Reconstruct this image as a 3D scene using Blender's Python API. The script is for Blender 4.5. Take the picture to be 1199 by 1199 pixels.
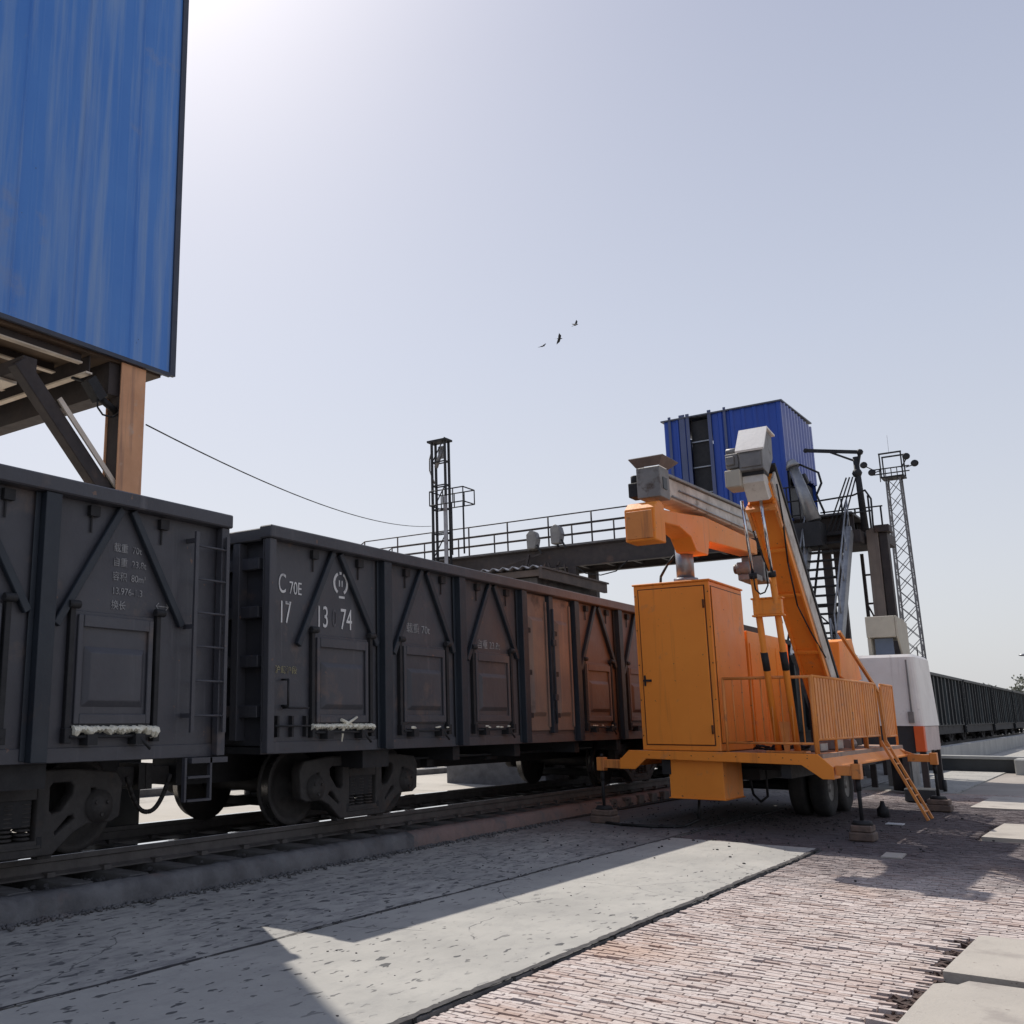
import bpy, bmesh, math, random
from mathutils import Vector, Matrix
R = math.radians
S = bpy.context.scene
for o in list(bpy.data.objects): bpy.data.objects.remove(o)
random.seed(7)

# ------------------------------------------------------------------ camera
CAM_Z = 1.5
cd = bpy.data.cameras.new('Camera'); cam = bpy.data.objects.new('Camera', cd)
S.collection.objects.link(cam); S.camera = cam
cam.location = (0, 0, CAM_Z)
cam.rotation_euler = (R(90 + 11.836), 0, R(38.362))
cd.sensor_width = 36; cd.lens = 1150 / 1199 * 36
cd.shift_x = 199.5 / 1199; cd.clip_start = .05; cd.clip_end = 5000
S.render.resolution_x = 1024; S.render.resolution_y = 1024

# ------------------------------------------------------------------ light
SUN = Vector((-.67, .47, 1)).normalized()
elev = math.asin(SUN.z)
w = bpy.data.worlds.new('World'); S.world = w; w.use_nodes = True
nt = w.node_tree; nt.nodes.clear()
sky = nt.nodes.new('ShaderNodeTexSky'); sky.sky_type = 'NISHITA'; sky.sun_disc = False
sky.sun_elevation = elev; sky.sun_rotation = math.atan2(SUN.x, SUN.y)
sky.air_density = 1.0; sky.dust_density = 4.0; sky.ozone_density = 1.5; sky.altitude = 300
hs = nt.nodes.new('ShaderNodeHueSaturation'); hs.inputs['Saturation'].default_value = .8
mx = nt.nodes.new('ShaderNodeMixRGB'); mx.inputs[0].default_value = .68
# dusty haze: brightest and whitest near the horizon all the way round, bluer overhead
wtc = nt.nodes.new('ShaderNodeTexCoord'); wsx = nt.nodes.new('ShaderNodeSeparateXYZ'); wcr = nt.nodes.new('ShaderNodeValToRGB')
nt.links.new(wtc.outputs['Generated'], wsx.inputs[0]); nt.links.new(wsx.outputs['Z'], wcr.inputs[0])
ce = wcr.color_ramp.elements; ce[0].position = 0; ce[0].color = (.75, .765, .79, 1); ce[1].position = .85; ce[1].color = (.31, .365, .53, 1)
for pp, cc in ((.12, (.70, .72, .775, 1)), (.35, (.56, .60, .715, 1)), (.6, (.405, .445, .585, 1))):
    x_ = ce.new(pp); x_.color = cc
wmul = nt.nodes.new('ShaderNodeVectorMath'); wmul.operation = 'SCALE'; wmul.inputs['Scale'].default_value = 10.0; nt.links.new(wcr.outputs[0], wmul.inputs[0])
nt.links.new(wmul.outputs[0], mx.inputs[2])
bg = nt.nodes.new('ShaderNodeBackground'); bg.inputs['Strength'].default_value = .1
wo = nt.nodes.new('ShaderNodeOutputWorld')
L = nt.links.new
L(sky.outputs[0], hs.inputs['Color']); L(hs.outputs[0], mx.inputs[1]); L(mx.outputs[0], bg.inputs[0]); L(bg.outputs[0], wo.inputs[0])
sd = bpy.data.lights.new('Sun', 'SUN'); sd.energy = 4.0; sd.angle = R(.5); sd.color = (1, .94, .86)
so = bpy.data.objects.new('Sun', sd); S.collection.objects.link(so)
so.rotation_euler = SUN.to_track_quat('Z', 'Y').to_euler(); so.location = SUN * 100
S.view_settings.view_transform = 'Standard'; S.view_settings.look = 'None'
S.view_settings.exposure = .12; S.view_settings.gamma = 1

# ------------------------------------------------------------------ materials
def mat(name, c1, c2=None, ns=3., rough=.6, metal=0., bump=.15, bs=25., stain=None, sa=.55, ss=2., stretch=(1, 1, 1),
        streak=None, sk=.5, sks=8., fleck=None, fa=.7, fs=14., spec=.5, grad=None):
    m = bpy.data.materials.new(name); m.use_nodes = True
    n = m.node_tree; N = n.nodes; K = n.links.new
    b = N['Principled BSDF']; b.inputs['Roughness'].default_value = rough; b.inputs['Metallic'].default_value = metal
    b.inputs['Specular IOR Level'].default_value = spec
    tc = N.new('ShaderNodeTexCoord'); mp = N.new('ShaderNodeMapping'); K(tc.outputs['Object'], mp.inputs[0]); mp.inputs['Scale'].default_value = stretch
    def noise(scale, det=5, src=None, rgh=.6):
        q = N.new('ShaderNodeTexNoise'); q.inputs['Scale'].default_value = scale; q.inputs['Detail'].default_value = det; q.inputs['Roughness'].default_value = rgh
        K((src or mp).outputs[0], q.inputs['Vector']); return q
    def ramp(src, a, z):
        r = N.new('ShaderNodeMapRange'); r.inputs[1].default_value = a; r.inputs[2].default_value = z; K(src, r.inputs[0]); return r.outputs[0]
    def mix(f, a, c):
        x = N.new('ShaderNodeMixRGB'); K(f, x.inputs[0])
        if isinstance(a, tuple): x.inputs[1].default_value = a + (1,)
        else: K(a, x.inputs[1])
        if isinstance(c, tuple): x.inputs[2].default_value = c + (1,)
        else: K(c, x.inputs[2])
        return x.outputs[0]
    if c2 is None: c2 = tuple(v * .75 for v in c1)
    col = mix(ramp(noise(ns).outputs[0], .35, .65), c1, c2)
    if grad:      # the thing's own paint changes along its length: (axis, from, to, colour)
        sx = N.new('ShaderNodeSeparateXYZ'); K(tc.outputs['Object'], sx.inputs[0])
        ad = N.new('ShaderNodeMath'); ad.operation = 'MULTIPLY_ADD'; K(noise(1.6, 4, tc).outputs[0], ad.inputs[0]); ad.inputs[1].default_value = grad[4]
        K(sx.outputs[grad[0]], ad.inputs[2])
        col = mix(ramp(ad.outputs[0], grad[1], grad[2]), col, grad[3])
    if streak:
        m2 = N.new('ShaderNodeMapping'); K(tc.outputs['Object'], m2.inputs[0]); m2.inputs['Scale'].default_value = (sks, sks, sks * .05)
        col = mix(ramp(noise(1, 6, m2).outputs[0], sk, sk + .22), col, streak)
    if stain: col = mix(ramp(noise(ss, 7).outputs[0], sa, sa + .12), col, stain)
    if fleck: col = mix(ramp(noise(fs, 3).outputs[0], fa, fa + .04), col, fleck)
    K(col, b.inputs['Base Color'])
    rr = N.new('ShaderNodeMapRange'); K(noise(ns * 3).outputs[0], rr.inputs[0]); rr.inputs[3].default_value = max(0, rough - .15); rr.inputs[4].default_value = min(1, rough + .15)
    K(rr.outputs[0], b.inputs['Roughness'])
    if bump:
        bp = N.new('ShaderNodeBump'); bp.inputs['Strength'].default_value = bump; bp.inputs['Distance'].default_value = .02
        K(noise(bs, 6).outputs[0], bp.inputs['Height']); K(bp.outputs[0], b.inputs['Normal'])
    return m

M = {}
M['wag'] = mat('wagon_paint', (.066, .067, .078), (.050, .050, .060), 1.2, .5, stain=(.11, .088, .08), sa=.60, ss=2.2, streak=(.13, .128, .138), sk=.60, sks=7, bump=.7, bs=3.2, fleck=(.16, .10, .075), fa=.70, fs=9)
M['wag_rust'] = mat('wagon_paint_rusty', (.066, .067, .077), (.050, .051, .060), 1.2, .55, stain=(.12, .09, .08), sa=.60, ss=2.2, streak=(.13, .125, .13), sk=.60, sks=7, bump=.7, bs=3.2, fleck=(.17, .10, .07), fa=.70, fs=9,
                    grad=(1, 4.6, 7.6, (.14, .098, .086), 2.0))
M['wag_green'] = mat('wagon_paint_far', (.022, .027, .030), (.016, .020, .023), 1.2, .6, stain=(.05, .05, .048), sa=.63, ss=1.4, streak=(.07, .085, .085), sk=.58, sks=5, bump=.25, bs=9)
M['wag_streak'] = mat('wagon_rib_scraped', (.06, .075, .08), (.03, .04, .045), 2, .6, streak=(.13, .15, .15), sk=.55, sks=6)
M['rustdoor'] = mat('rusty_door_paint', (.26, .17, .125), (.18, .125, .105), 1.5, .6, streak=(.34, .21, .14), sk=.55, sks=7, stain=(.07, .045, .04), sa=.6, ss=2)
M['rib'] = mat('rib_paint', (.022, .030, .040), (.017, .022, .031), 2, .55, stain=(.05, .035, .03), sa=.66)
M['cast'] = mat('cast_steel', (.052, .047, .044), (.034, .031, .030), 6, .75, bump=.4, bs=18, stain=(.075, .05, .036), sa=.62)
M['dark'] = mat('dark_steel', (.020, .020, .022), (.012, .012, .014), 4, .7, bump=.2)
M['wheelrim'] = mat('wheel_tread', (.28, .27, .26), None, 5, .3, .9, bump=.05)
M['rail'] = mat('rail_side', (.115, .104, .098), (.075, .068, .065), 5, .7, bump=.3, bs=30)
m_ = bpy.data.materials.new('rail_head'); m_.use_nodes = True; b_ = m_.node_tree.nodes['Principled BSDF']; b_.inputs['Base Color'].default_value = (.92, .92, .93, 1); b_.inputs['Metallic'].default_value = 1; b_.inputs['Roughness'].default_value = .07
M['railtop'] = m_
M['letter'] = mat('white_lettering', (.72, .72, .70), (.55, .55, .55), 5, .7, stain=(.10, .10, .115), sa=.58, ss=11)
M['letter_dim'] = mat('faded_lettering', (.34, .34, .34), (.22, .22, .225), 5, .7, stain=(.09, .09, .10), sa=.52, ss=10)
M['letter_yel'] = mat('yellow_lettering', (.40, .37, .20), (.22, .20, .12), 5, .7, stain=(.05, .05, .06), sa=.55, ss=10)
M['foam'] = mat('foam', (.85, .82, .68), (.66, .62, .50), 9, .9, bump=.8, bs=22)
M['blue'] = mat('blue_cladding', (.055, .215, .62), (.075, .25, .66), .5, .42, streak=(.20, .34, .62), sk=.45, sks=4.5, stain=(.20, .29, .52), sa=.60, ss=1.1, bump=.35, bs=1.6, fleck=(.05, .08, .17), fa=.745, fs=7)
M['blue_trim'] = mat('blue_trim', (.045, .055, .085), None, 3, .5, bump=.05)
M['blue2'] = mat('royal_blue_sheet', (.014, .055, .33), (.018, .07, .37), 1, .4, bump=.03, streak=(.03, .06, .28), sk=.6, sks=3)
M['blue2pale'] = mat('faded_blue_strip', (.09, .11, .22), (.07, .09, .17), 1, .5, bump=.03)
M['blue2w'] = mat('paler_blue_sheet', (.16, .20, .46), (.24, .27, .48), 1, .45, bump=.03)  # paler blue than the shed's other walls
M['under'] = mat('soffit_brown', (.17, .115, .075), (.11, .08, .058), 1.5, .8)
M['joist'] = mat('joist_cream', (.82, .72, .60), (.62, .53, .43), 2, .7)
M['beam'] = mat('beam_dark', (.055, .042, .038), (.035, .028, .028), 3, .7, stain=(.10, .06, .045), sa=.6)
M['tan'] = mat('post_rust_orange', (.80, .43, .235), (.66, .34, .18), 2, .7, streak=(.34, .19, .13), sk=.55, sks=9, stain=(.62, .42, .30), sa=.62, ss=5)
M['ora'] = mat('orange_paint', (.94, .31, .042), (.86, .27, .036), .9, .5, spec=.35, streak=(.58, .19, .04), sk=.58, sks=9, stain=(.62, .25, .09), sa=.60, ss=3.0, bump=.25, bs=4, fleck=(.20, .09, .05), fa=.69, fs=17)
M['ora_red'] = mat('orange_paint_weathered', (.80, .30, .07), (.66, .23, .055), 1.2, .5, streak=(.28, .10, .045), sk=.55, sks=9, stain=(.22, .10, .06), sa=.6, ss=5, fleck=(.10, .05, .03), fa=.70, fs=16)
M['ora_dirty'] = mat('orange_scraped', (.82, .31, .06), (.66, .24, .06), 3, .6, streak=(.30, .17, .11), sk=.58, sks=14, stain=(.22, .15, .12), sa=.62, ss=8)
M['seam'] = mat('door_seam', (.10, .035, .01), None, 3, .7)
M['grey'] = mat('weathered_grey_steel', (.27, .26, .245), (.18, .17, .165), 3, .55, .3, stain=(.10, .075, .06), sa=.6, ss=5, bump=.2)
M['galv'] = mat('galvanised_steel', (.36, .37, .38), (.24, .245, .26), 4, .4, .6, bump=.1)
M['chrome'] = mat('chrome_rod', (.75, .76, .78), None, 4, .12, 1.0, bump=0)
M['cream'] = mat('cream_casing', (.74, .68, .60), (.42, .37, .31), 2, .6, stain=(.22, .17, .13), sa=.6, ss=5, streak=(.30, .22, .16), sk=.6, sks=9)
M['white'] = mat('dusty_white_paint', (.90, .85, .79), (.80, .75, .69), 1.5, .55, streak=(.42, .36, .32), sk=.6, sks=7, stain=(.4, .36, .33), sa=.64, ss=2)
M['charcoal'] = mat('charcoal_panel', (.035, .04, .045), None, 3, .5)
M['redbox'] = mat('red_orange_box', (.82, .13, .025), (.72, .11, .02), 2, .5, stain=(.3, .10, .05), sa=.66)
M['rubber'] = mat('tyre_rubber', (.022, .022, .024), (.05, .046, .043), 4, .85, bump=.3)
M['brickblk'] = mat('brick_block', (.19, .13, .10), (.12, .09, .075), 6, .9, bump=.6, bs=30)
M['conc'] = mat('concrete', (.37, .365, .345), (.30, .295, .28), .8, .85, stain=(.25, .245, .235), sa=.56, ss=2.0, bump=.25, bs=40, fleck=(.10, .10, .10), fa=.70, fs=9)
M['conc_wall'] = mat('concrete_wall', (.40, .40, .38), (.31, .31, .30), 1.2, .85, streak=(.22, .22, .21), sk=.55, sks=3, bump=.3)
M['kerb'] = mat('kerb_stone', (.15, .148, .15), (.085, .083, .085), 3, .9, stain=(.16, .115, .10), sa=.63, ss=1.3, bump=1, bs=12)
M['kerb_red'] = mat('kerb_brick_red', (.21, .15, .135), (.165, .13, .12), 1.5, .9, stain=(.13, .12, .12), sa=.55, ss=3, bump=.9, bs=14)
M['dirt'] = mat('dirt', (.30, .275, .24), (.22, .20, .175), .35, .95, stain=(.15, .135, .12), sa=.55, ss=1.1, bump=.7, bs=9)
M['bed'] = mat('track_bed', (.035, .033, .034), (.02, .02, .021), 3, .95, bump=1, bs=20)
M['sleeper'] = mat('sleeper_concrete', (.13, .125, .12), (.075, .072, .07), 4, .9, bump=.4)
M['coal'] = mat('coal_debris', (.03, .029, .032), (.06, .055, .055), 20, .9, bump=.5)
M['black'] = mat('black_cable', (.012, .012, .013), None, 3, .6, bump=0)
M['pink'] = mat('weathered_tin', (.36, .36, .38), (.25, .24, .25), 2, .5, .4, stain=(.12, .09, .08), sa=.6)
M['stone_beige'] = mat('beige_paint', (.50, .46, .37), (.42, .38, .31), 2, .7, stain=(.2, .17, .14), sa=.62, ss=4)
M['glass'] = mat('tinted_glass', (.13, .17, .25), None, 1, .12, bump=0)
M['paper'] = mat('pale_sheet', (.62, .62, .62), None, 3, .8)
M['brown'] = mat('brown_column', (.26, .21, .175), (.20, .16, .135), 2, .75, streak=(.16, .12, .10), sk=.55, sks=6, stain=(.19, .16, .135), sa=.6, ss=1)
M['hazy_leaf'] = mat('hazy_leaf', (.12, .13, .095), (.15, .155, .12), 2, .8, bump=0)  # lightened so that distance haze is in the leaf colour

# brick pavers: individually modelled, coloured by a per-face attribute of the clay itself
def brick_mat():
    m = bpy.data.materials.new('clay_pavers'); m.use_nodes = True; N = m.node_tree.nodes; K = m.node_tree.links.new
    b = N['Principled BSDF']; b.inputs['Roughness'].default_value = .9
    a = N.new('ShaderNodeAttribute'); a.attribute_name = 'tint'
    cr = N.new('ShaderNodeValToRGB'); e = cr.color_ramp.elements
    e[0].position = 0; e[0].color = (.26, .19, .17, 1); e[1].position = 1; e[1].color = (.60, .54, .50, 1)
    for p, c in ((.2, (.40, .30, .26, 1)), (.5, (.49, .41, .375, 1)), (.75, (.53, .46, .43, 1))):
        x = e.new(p); x.color = c
    K(a.outputs['Fac'], cr.inputs[0])
    tc = N.new('ShaderNodeTexCoord'); q = N.new('ShaderNodeTexNoise'); q.inputs['Scale'].default_value = 1.1; q.inputs['Detail'].default_value = 8; q.inputs['Roughness'].default_value = .7
    K(tc.outputs['Object'], q.inputs['Vector'])
    r = N.new('ShaderNodeMapRange'); r.inputs[1].default_value = .5; r.inputs[2].default_value = .72; K(q.outputs[0], r.inputs[0])
    x = N.new('ShaderNodeMixRGB'); K(r.outputs[0], x.inputs[0]); K(cr.outputs[0], x.inputs[1]); x.inputs[2].default_value = (.48, .43, .40, 1)
    q2 = N.new('ShaderNodeTexNoise'); q2.inputs['Scale'].default_value = 38; q2.inputs['Detail'].default_value = 5; K(tc.outputs['Object'], q2.inputs['Vector'])
    r2 = N.new('ShaderNodeMapRange'); r2.inputs[1].default_value = .58; r2.inputs[2].default_value = .66; K(q2.outputs[0], r2.inputs[0])
    x2 = N.new('ShaderNodeMixRGB'); K(r2.outputs[0], x2.inputs[0]); K(x.outputs[0], x2.inputs[1]); x2.inputs[2].default_value = (.25, .20, .18, 1)
    # orange clay patches and coal dust mixed with painted shade around the trailer
    q3 = N.new('ShaderNodeTexNoise'); q3.inputs['Scale'].default_value = .55; q3.inputs['Detail'].default_value = 4; K(tc.outputs['Object'], q3.inputs['Vector'])
    r3 = N.new('ShaderNodeMapRange'); r3.inputs[1].default_value = .56; r3.inputs[2].default_value = .68; r3.inputs[4].default_value = .55; K(q3.outputs[0], r3.inputs[0])
    x3 = N.new('ShaderNodeMixRGB'); K(r3.outputs[0], x3.inputs[0]); K(x2.outputs[0], x3.inputs[1]); x3.inputs[2].default_value = (.46, .29, .20, 1)
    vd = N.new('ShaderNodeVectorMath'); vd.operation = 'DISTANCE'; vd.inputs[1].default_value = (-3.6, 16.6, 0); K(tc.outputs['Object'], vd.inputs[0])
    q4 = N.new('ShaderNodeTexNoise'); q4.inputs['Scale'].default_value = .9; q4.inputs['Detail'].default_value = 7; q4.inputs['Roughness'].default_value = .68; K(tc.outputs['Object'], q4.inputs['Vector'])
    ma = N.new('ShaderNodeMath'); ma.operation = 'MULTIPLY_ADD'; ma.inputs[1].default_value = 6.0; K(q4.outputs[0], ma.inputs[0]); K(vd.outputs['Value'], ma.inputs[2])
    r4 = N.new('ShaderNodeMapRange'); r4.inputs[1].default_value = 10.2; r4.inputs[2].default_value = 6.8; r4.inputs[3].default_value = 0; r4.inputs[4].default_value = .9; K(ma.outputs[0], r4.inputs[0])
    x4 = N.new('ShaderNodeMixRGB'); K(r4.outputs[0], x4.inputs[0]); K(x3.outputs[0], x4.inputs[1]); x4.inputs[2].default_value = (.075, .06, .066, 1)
    K(x4.outputs[0], b.inputs['Base Color'])
    bp = N.new('ShaderNodeBump'); bp.inputs['Strength'].default_value = .6; bp.inputs['Distance'].default_value = .01; K(q2.outputs[0], bp.inputs['Height']); K(bp.outputs[0], b.inputs['Normal'])
    return m
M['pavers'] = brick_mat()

def slab_mat(name, dirt_shade):
    # cast concrete: blotches of coal dust (elongated along the road), pits and fine cracks that belong to the slab
    m = bpy.data.materials.new(name); m.use_nodes = True; N = m.node_tree.nodes; K = m.node_tree.links.new
    b = N['Principled BSDF']; b.inputs['Roughness'].default_value = .88
    tc = N.new('ShaderNodeTexCoord')
    def noise(sc, det, st=(1, 1, 1), rg=.6, loc=(0, 0, 0)):
        mp = N.new('ShaderNodeMapping'); mp.inputs['Scale'].default_value = st; mp.inputs['Location'].default_value = loc; K(tc.outputs['Object'], mp.inputs[0])
        q = N.new('ShaderNodeTexNoise'); q.inputs['Scale'].default_value = sc; q.inputs['Detail'].default_value = det; q.inputs['Roughness'].default_value = rg; K(mp.outputs[0], q.inputs['Vector']); return q.outputs[0]
    def rng(s, a, z, t0=0, t1=1):
        r = N.new('ShaderNodeMapRange'); r.inputs[1].default_value = a; r.inputs[2].default_value = z; r.inputs[3].default_value = t0; r.inputs[4].default_value = t1; K(s, r.inputs[0]); return r.outputs[0]
    def mul(a, c):
        x = N.new('ShaderNodeMath'); x.operation = 'MULTIPLY'; K(a, x.inputs[0]); K(c, x.inputs[1]); return x.outputs[0]
    def mix(f, a, c):
        x = N.new('ShaderNodeMixRGB'); K(f, x.inputs[0])
        if isinstance(a, tuple): x.inputs[1].default_value = a + (1,)
        else: K(a, x.inputs[1])
        x.inputs[2].default_value = c + (1,); return x.outputs[0]
    c = mix(rng(noise(1.1, 6), .35, .65), (.41, .395, .36), (.325, .315, .29))
    c = mix(rng(noise(5, 7, (1.6, .6, 1), .7), .5, .75, 0, .6), c, (.24, .235, .225))
    # dark elongated dents
    d = rng(noise(9, 2, (1.9, .75, 1), .5, (3, 1, 0)), .635 - .035 * dirt_shade, .665 - .035 * dirt_shade)
    zone = rng(noise(.55, 3, (1, 1, 1), .5, (7, 2, 0)), .42 - .12 * dirt_shade, .56 - .12 * dirt_shade)
    c = mix(mul(d, zone), c, (.085, .085, .085))
    if dirt_shade:
        c = mix(mul(rng(noise(4.5, 7, (1.8, .6, 1), .72, (1, 9, 0)), .46, .62, 0, .62), zone), c, (.15, .147, .15))
    if dirt_shade:
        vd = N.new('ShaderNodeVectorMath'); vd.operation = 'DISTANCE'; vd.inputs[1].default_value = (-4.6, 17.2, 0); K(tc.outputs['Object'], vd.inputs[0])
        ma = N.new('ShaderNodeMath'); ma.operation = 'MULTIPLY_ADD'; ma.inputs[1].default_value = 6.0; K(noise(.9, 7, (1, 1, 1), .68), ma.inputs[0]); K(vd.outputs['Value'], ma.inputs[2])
        c = mix(rng(ma.outputs[0], 9.6, 6.2, 0, .85), c, (.085, .078, .082))  # shade around the trailer painted in together with coal dust
    vo = N.new('ShaderNodeTexVoronoi'); vo.feature = 'DISTANCE_TO_EDGE'; vo.inputs['Scale'].default_value = .42
    mpv = N.new('ShaderNodeMapping'); K(tc.outputs['Object'], mpv.inputs[0])
    nn = N.new('ShaderNodeTexNoise'); nn.inputs['Scale'].default_value = 2.2; nn.inputs['Detail'].default_value = 6; K(tc.outputs['Object'], nn.inputs['Vector'])
    va = N.new('ShaderNodeMixRGB'); va.blend_type = 'ADD'; va.inputs[0].default_value = .35; K(tc.outputs['Object'], va.inputs[1]); K(nn.outputs['Color'], va.inputs[2]); K(va.outputs[0], vo.inputs['Vector'])
    ck = rng(vo.outputs['Distance'], .0035, .001)
    c = mix(mul(ck, rng(noise(.8, 3), .5, .54)), c, (.12, .118, .115))
    K(c, b.inputs['Base Color'])
    bp = N.new('ShaderNodeBump'); bp.inputs['Strength'].default_value = .35; bp.inputs['Distance'].default_value = .01; K(noise(30, 7), bp.inputs['Height'])
    bp2 = N.new('ShaderNodeBump'); bp2.invert = True; bp2.inputs['Strength'].default_value = .6; bp2.inputs['Distance'].default_value = .012; K(d, bp2.inputs['Height']); K(bp.outputs[0], bp2.inputs['Normal'])
    K(bp2.outputs[0], b.inputs['Normal'])
    return m
M['slab'] = slab_mat('concrete_slab', 0); M['slab_dirt_shade'] = slab_mat('concrete_slab_coal_shade', 1)

# ------------------------------------------------------------------ mesh helpers
OFF = {}
class MB:
    def __init__(s): s.v = []; s.f = []; s.sm = []
    def add(s, vs, fs, smooth=False):
        k = len(s.v); s.v += [Vector(p) for p in vs]; s.f += [tuple(i + k for i in f) for f in fs]; s.sm += [smooth] * len(fs); return s
    def box(s, x0, x1, y0, y1, z0, z1):
        return s.add([(x, y, z) for x in (x0, x1) for y in (y0, y1) for z in (z0, z1)],
                     [(0, 1, 3, 2), (4, 6, 7, 5), (0, 4, 5, 1), (2, 3, 7, 6), (0, 2, 6, 4), (1, 5, 7, 3)])
    def bar(s, a, b, w, h=None, up=(0, 0, 1), roll=0):
        a = Vector(a); b = Vector(b); h = h or w; d = (b - a).normalized(); up = Vector(up)
        if abs(d.dot(up)) > .98: up = Vector((0, 1, 0))
        x = d.cross(up).normalized(); y = x.cross(d).normalized()
        q = [(-1, -1), (1, -1), (1, 1), (-1, 1)]
        vs = [p + x * (w / 2 * i) + y * (h / 2 * j) for p in (a, b) for i, j in q]
        return s.add(vs, [(0, 3, 2, 1), (4, 5, 6, 7), (0, 1, 5, 4), (1, 2, 6, 5), (2, 3, 7, 6), (3, 0, 4, 7)])
    def tube(s, a, b, r, r2=None, n=12, cap=True):
        a = Vector(a); b = Vector(b); r2 = r if r2 is None else r2; d = (b - a).normalized()
        up = Vector((0, 0, 1)) if abs(d.z) < .95 else Vector((1, 0, 0))
        x = d.cross(up).normalized(); y = x.cross(d)
        vs = [p + (x * math.cos(t) + y * math.sin(t)) * q for p, q in ((a, r), (b, r2)) for t in [2 * math.pi * i / n for i in range(n)]]
        k = len(s.v)
        s.add(vs, [(i, (i + 1) % n, n + (i + 1) % n, n + i) for i in range(n)], True)
        if cap: s.f += [tuple(k + i for i in range(n))[::-1], tuple(k + n + i for i in range(n))]; s.sm += [False, False]
        return s
    def path(s, pts, r, n=8):
        for a, b in zip(pts, pts[1:]): s.tube(a, b, r, n=n)
        for p in pts[1:-1]: s.ball(p, r, 6)
        return s
    def ball(s, c, r, n=8, sc=(1, 1, 1)):
        c = Vector(c); vs = [c + Vector((0, 0, r * sc[2]))]; fs = []
        m = max(3, n // 2)
        for j in range(1, m):
            t = math.pi * j / m
            for i in range(n): vs.append(c + Vector((r * sc[0] * math.sin(t) * math.cos(2 * math.pi * i / n), r * sc[1] * math.sin(t) * math.sin(2 * math.pi * i / n), r * sc[2] * math.cos(t))))
        vs.append(c - Vector((0, 0, r * sc[2]))); e = len(vs) - 1
        for i in range(n):
            fs.append((0, 1 + i, 1 + (i + 1) % n)); fs.append((e, e - n + (i + 1) % n, e - n + i))
            for j in range(m - 2):
                a = 1 + j * n; fs.append((a + i, a + n + i, a + n + (i + 1) % n, a + (i + 1) % n))
        return s.add(vs, fs, True)
    def lathe(s, c, axis, prof, n=24):      # prof: (along, radius)
        c = Vector(c); d = Vector(axis).normalized(); up = Vector((0, 0, 1)) if abs(d.z) < .9 else Vector((1, 0, 0))
        x = d.cross(up).normalized(); y = x.cross(d); vs = []
        for a, r in prof:
            for i in range(n):
                t = 2 * math.pi * i / n; vs.append(c + d * a + (x * math.cos(t) + y * math.sin(t)) * r)
        fs = [(j * n + i, j * n + (i + 1) % n, (j + 1) * n + (i + 1) % n, (j + 1) * n + i) for j in range(len(prof) - 1) for i in range(n)]
        return s.add(vs, fs, True)
    def prism(s, poly, d):                  # poly: list of 3d points (planar), extruded by d
        n = len(poly); d = Vector(d); vs = [Vector(p) for p in poly] + [Vector(p) + d for p in poly]
        return s.add(vs, [tuple(range(n))[::-1], tuple(range(n, 2 * n))] + [(i, (i + 1) % n, n + (i + 1) % n, n + i) for i in range(n)])
    def mesh(s, name, off=Vector(), bevel=0):
        me = bpy.data.meshes.new(name); me.from_pydata([v - off for v in s.v], [], s.f)
        me.polygons.foreach_set('use_smooth', s.sm)
        bm = bmesh.new(); bm.from_mesh(me)
        bmesh.ops.recalc_face_normals(bm, faces=bm.faces)
        if bevel:
            es = [e for e in bm.edges if len(e.link_faces) == 2 and e.calc_face_angle(0) > .5 and not (e.link_faces[0].smooth and e.link_faces[1].smooth)]
            bmesh.ops.bevel(bm, geom=es, offset=bevel, segments=1, affect='EDGES', clamp_overlap=True)
        bm.to_mesh(me); bm.free(); return me

def link(o): S.collection.objects.link(o)
def tag(o, label=None, cat=None, group=None, kind=None):
    if label: o['label'] = label
    if cat: o['category'] = cat
    if group: o['group'] = group
    if kind: o['kind'] = kind
    return o
def empty(name, loc, label, cat, group=None):
    o = bpy.data.objects.new(name, None); link(o); o.location = loc; o.empty_display_size = .2
    OFF[o.name] = Vector(loc); return tag(o, label, cat, group)
def clusters(mb, tol=.012):
    # faces -> islands -> groups of islands whose boxes touch
    par = list(range(len(mb.v)))
    def find(i):
        while par[i] != i: par[i] = par[par[i]]; i = par[i]
        return i
    for f in mb.f:
        a = find(f[0])
        for i in f[1:]: par[find(i)] = a
    isl = {}
    for k, f in enumerate(mb.f): isl.setdefault(find(f[0]), []).append(k)
    L_ = list(isl.values())
    if len(L_) < 2 or len(L_) > 260: return None
    bx = []
    for fs in L_:
        vs = [mb.v[i] for k in fs for i in mb.f[k]]; bx.append(([min(v[a] for v in vs) - tol for a in range(3)], [max(v[a] for v in vs) + tol for a in range(3)]))
    g = list(range(len(L_)))
    def fd(i):
        while g[i] != i: i = g[i]
        return i
    for i in range(len(L_)):
        for j in range(i + 1, len(L_)):
            if all(bx[i][0][a] < bx[j][1][a] and bx[j][0][a] < bx[i][1][a] for a in range(3)): g[fd(j)] = fd(i)
    out = {}
    for i in range(len(L_)): out.setdefault(fd(i), []).extend(L_[i])
    return list(out.values()) if 1 < len(out) <= 16 else None
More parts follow.
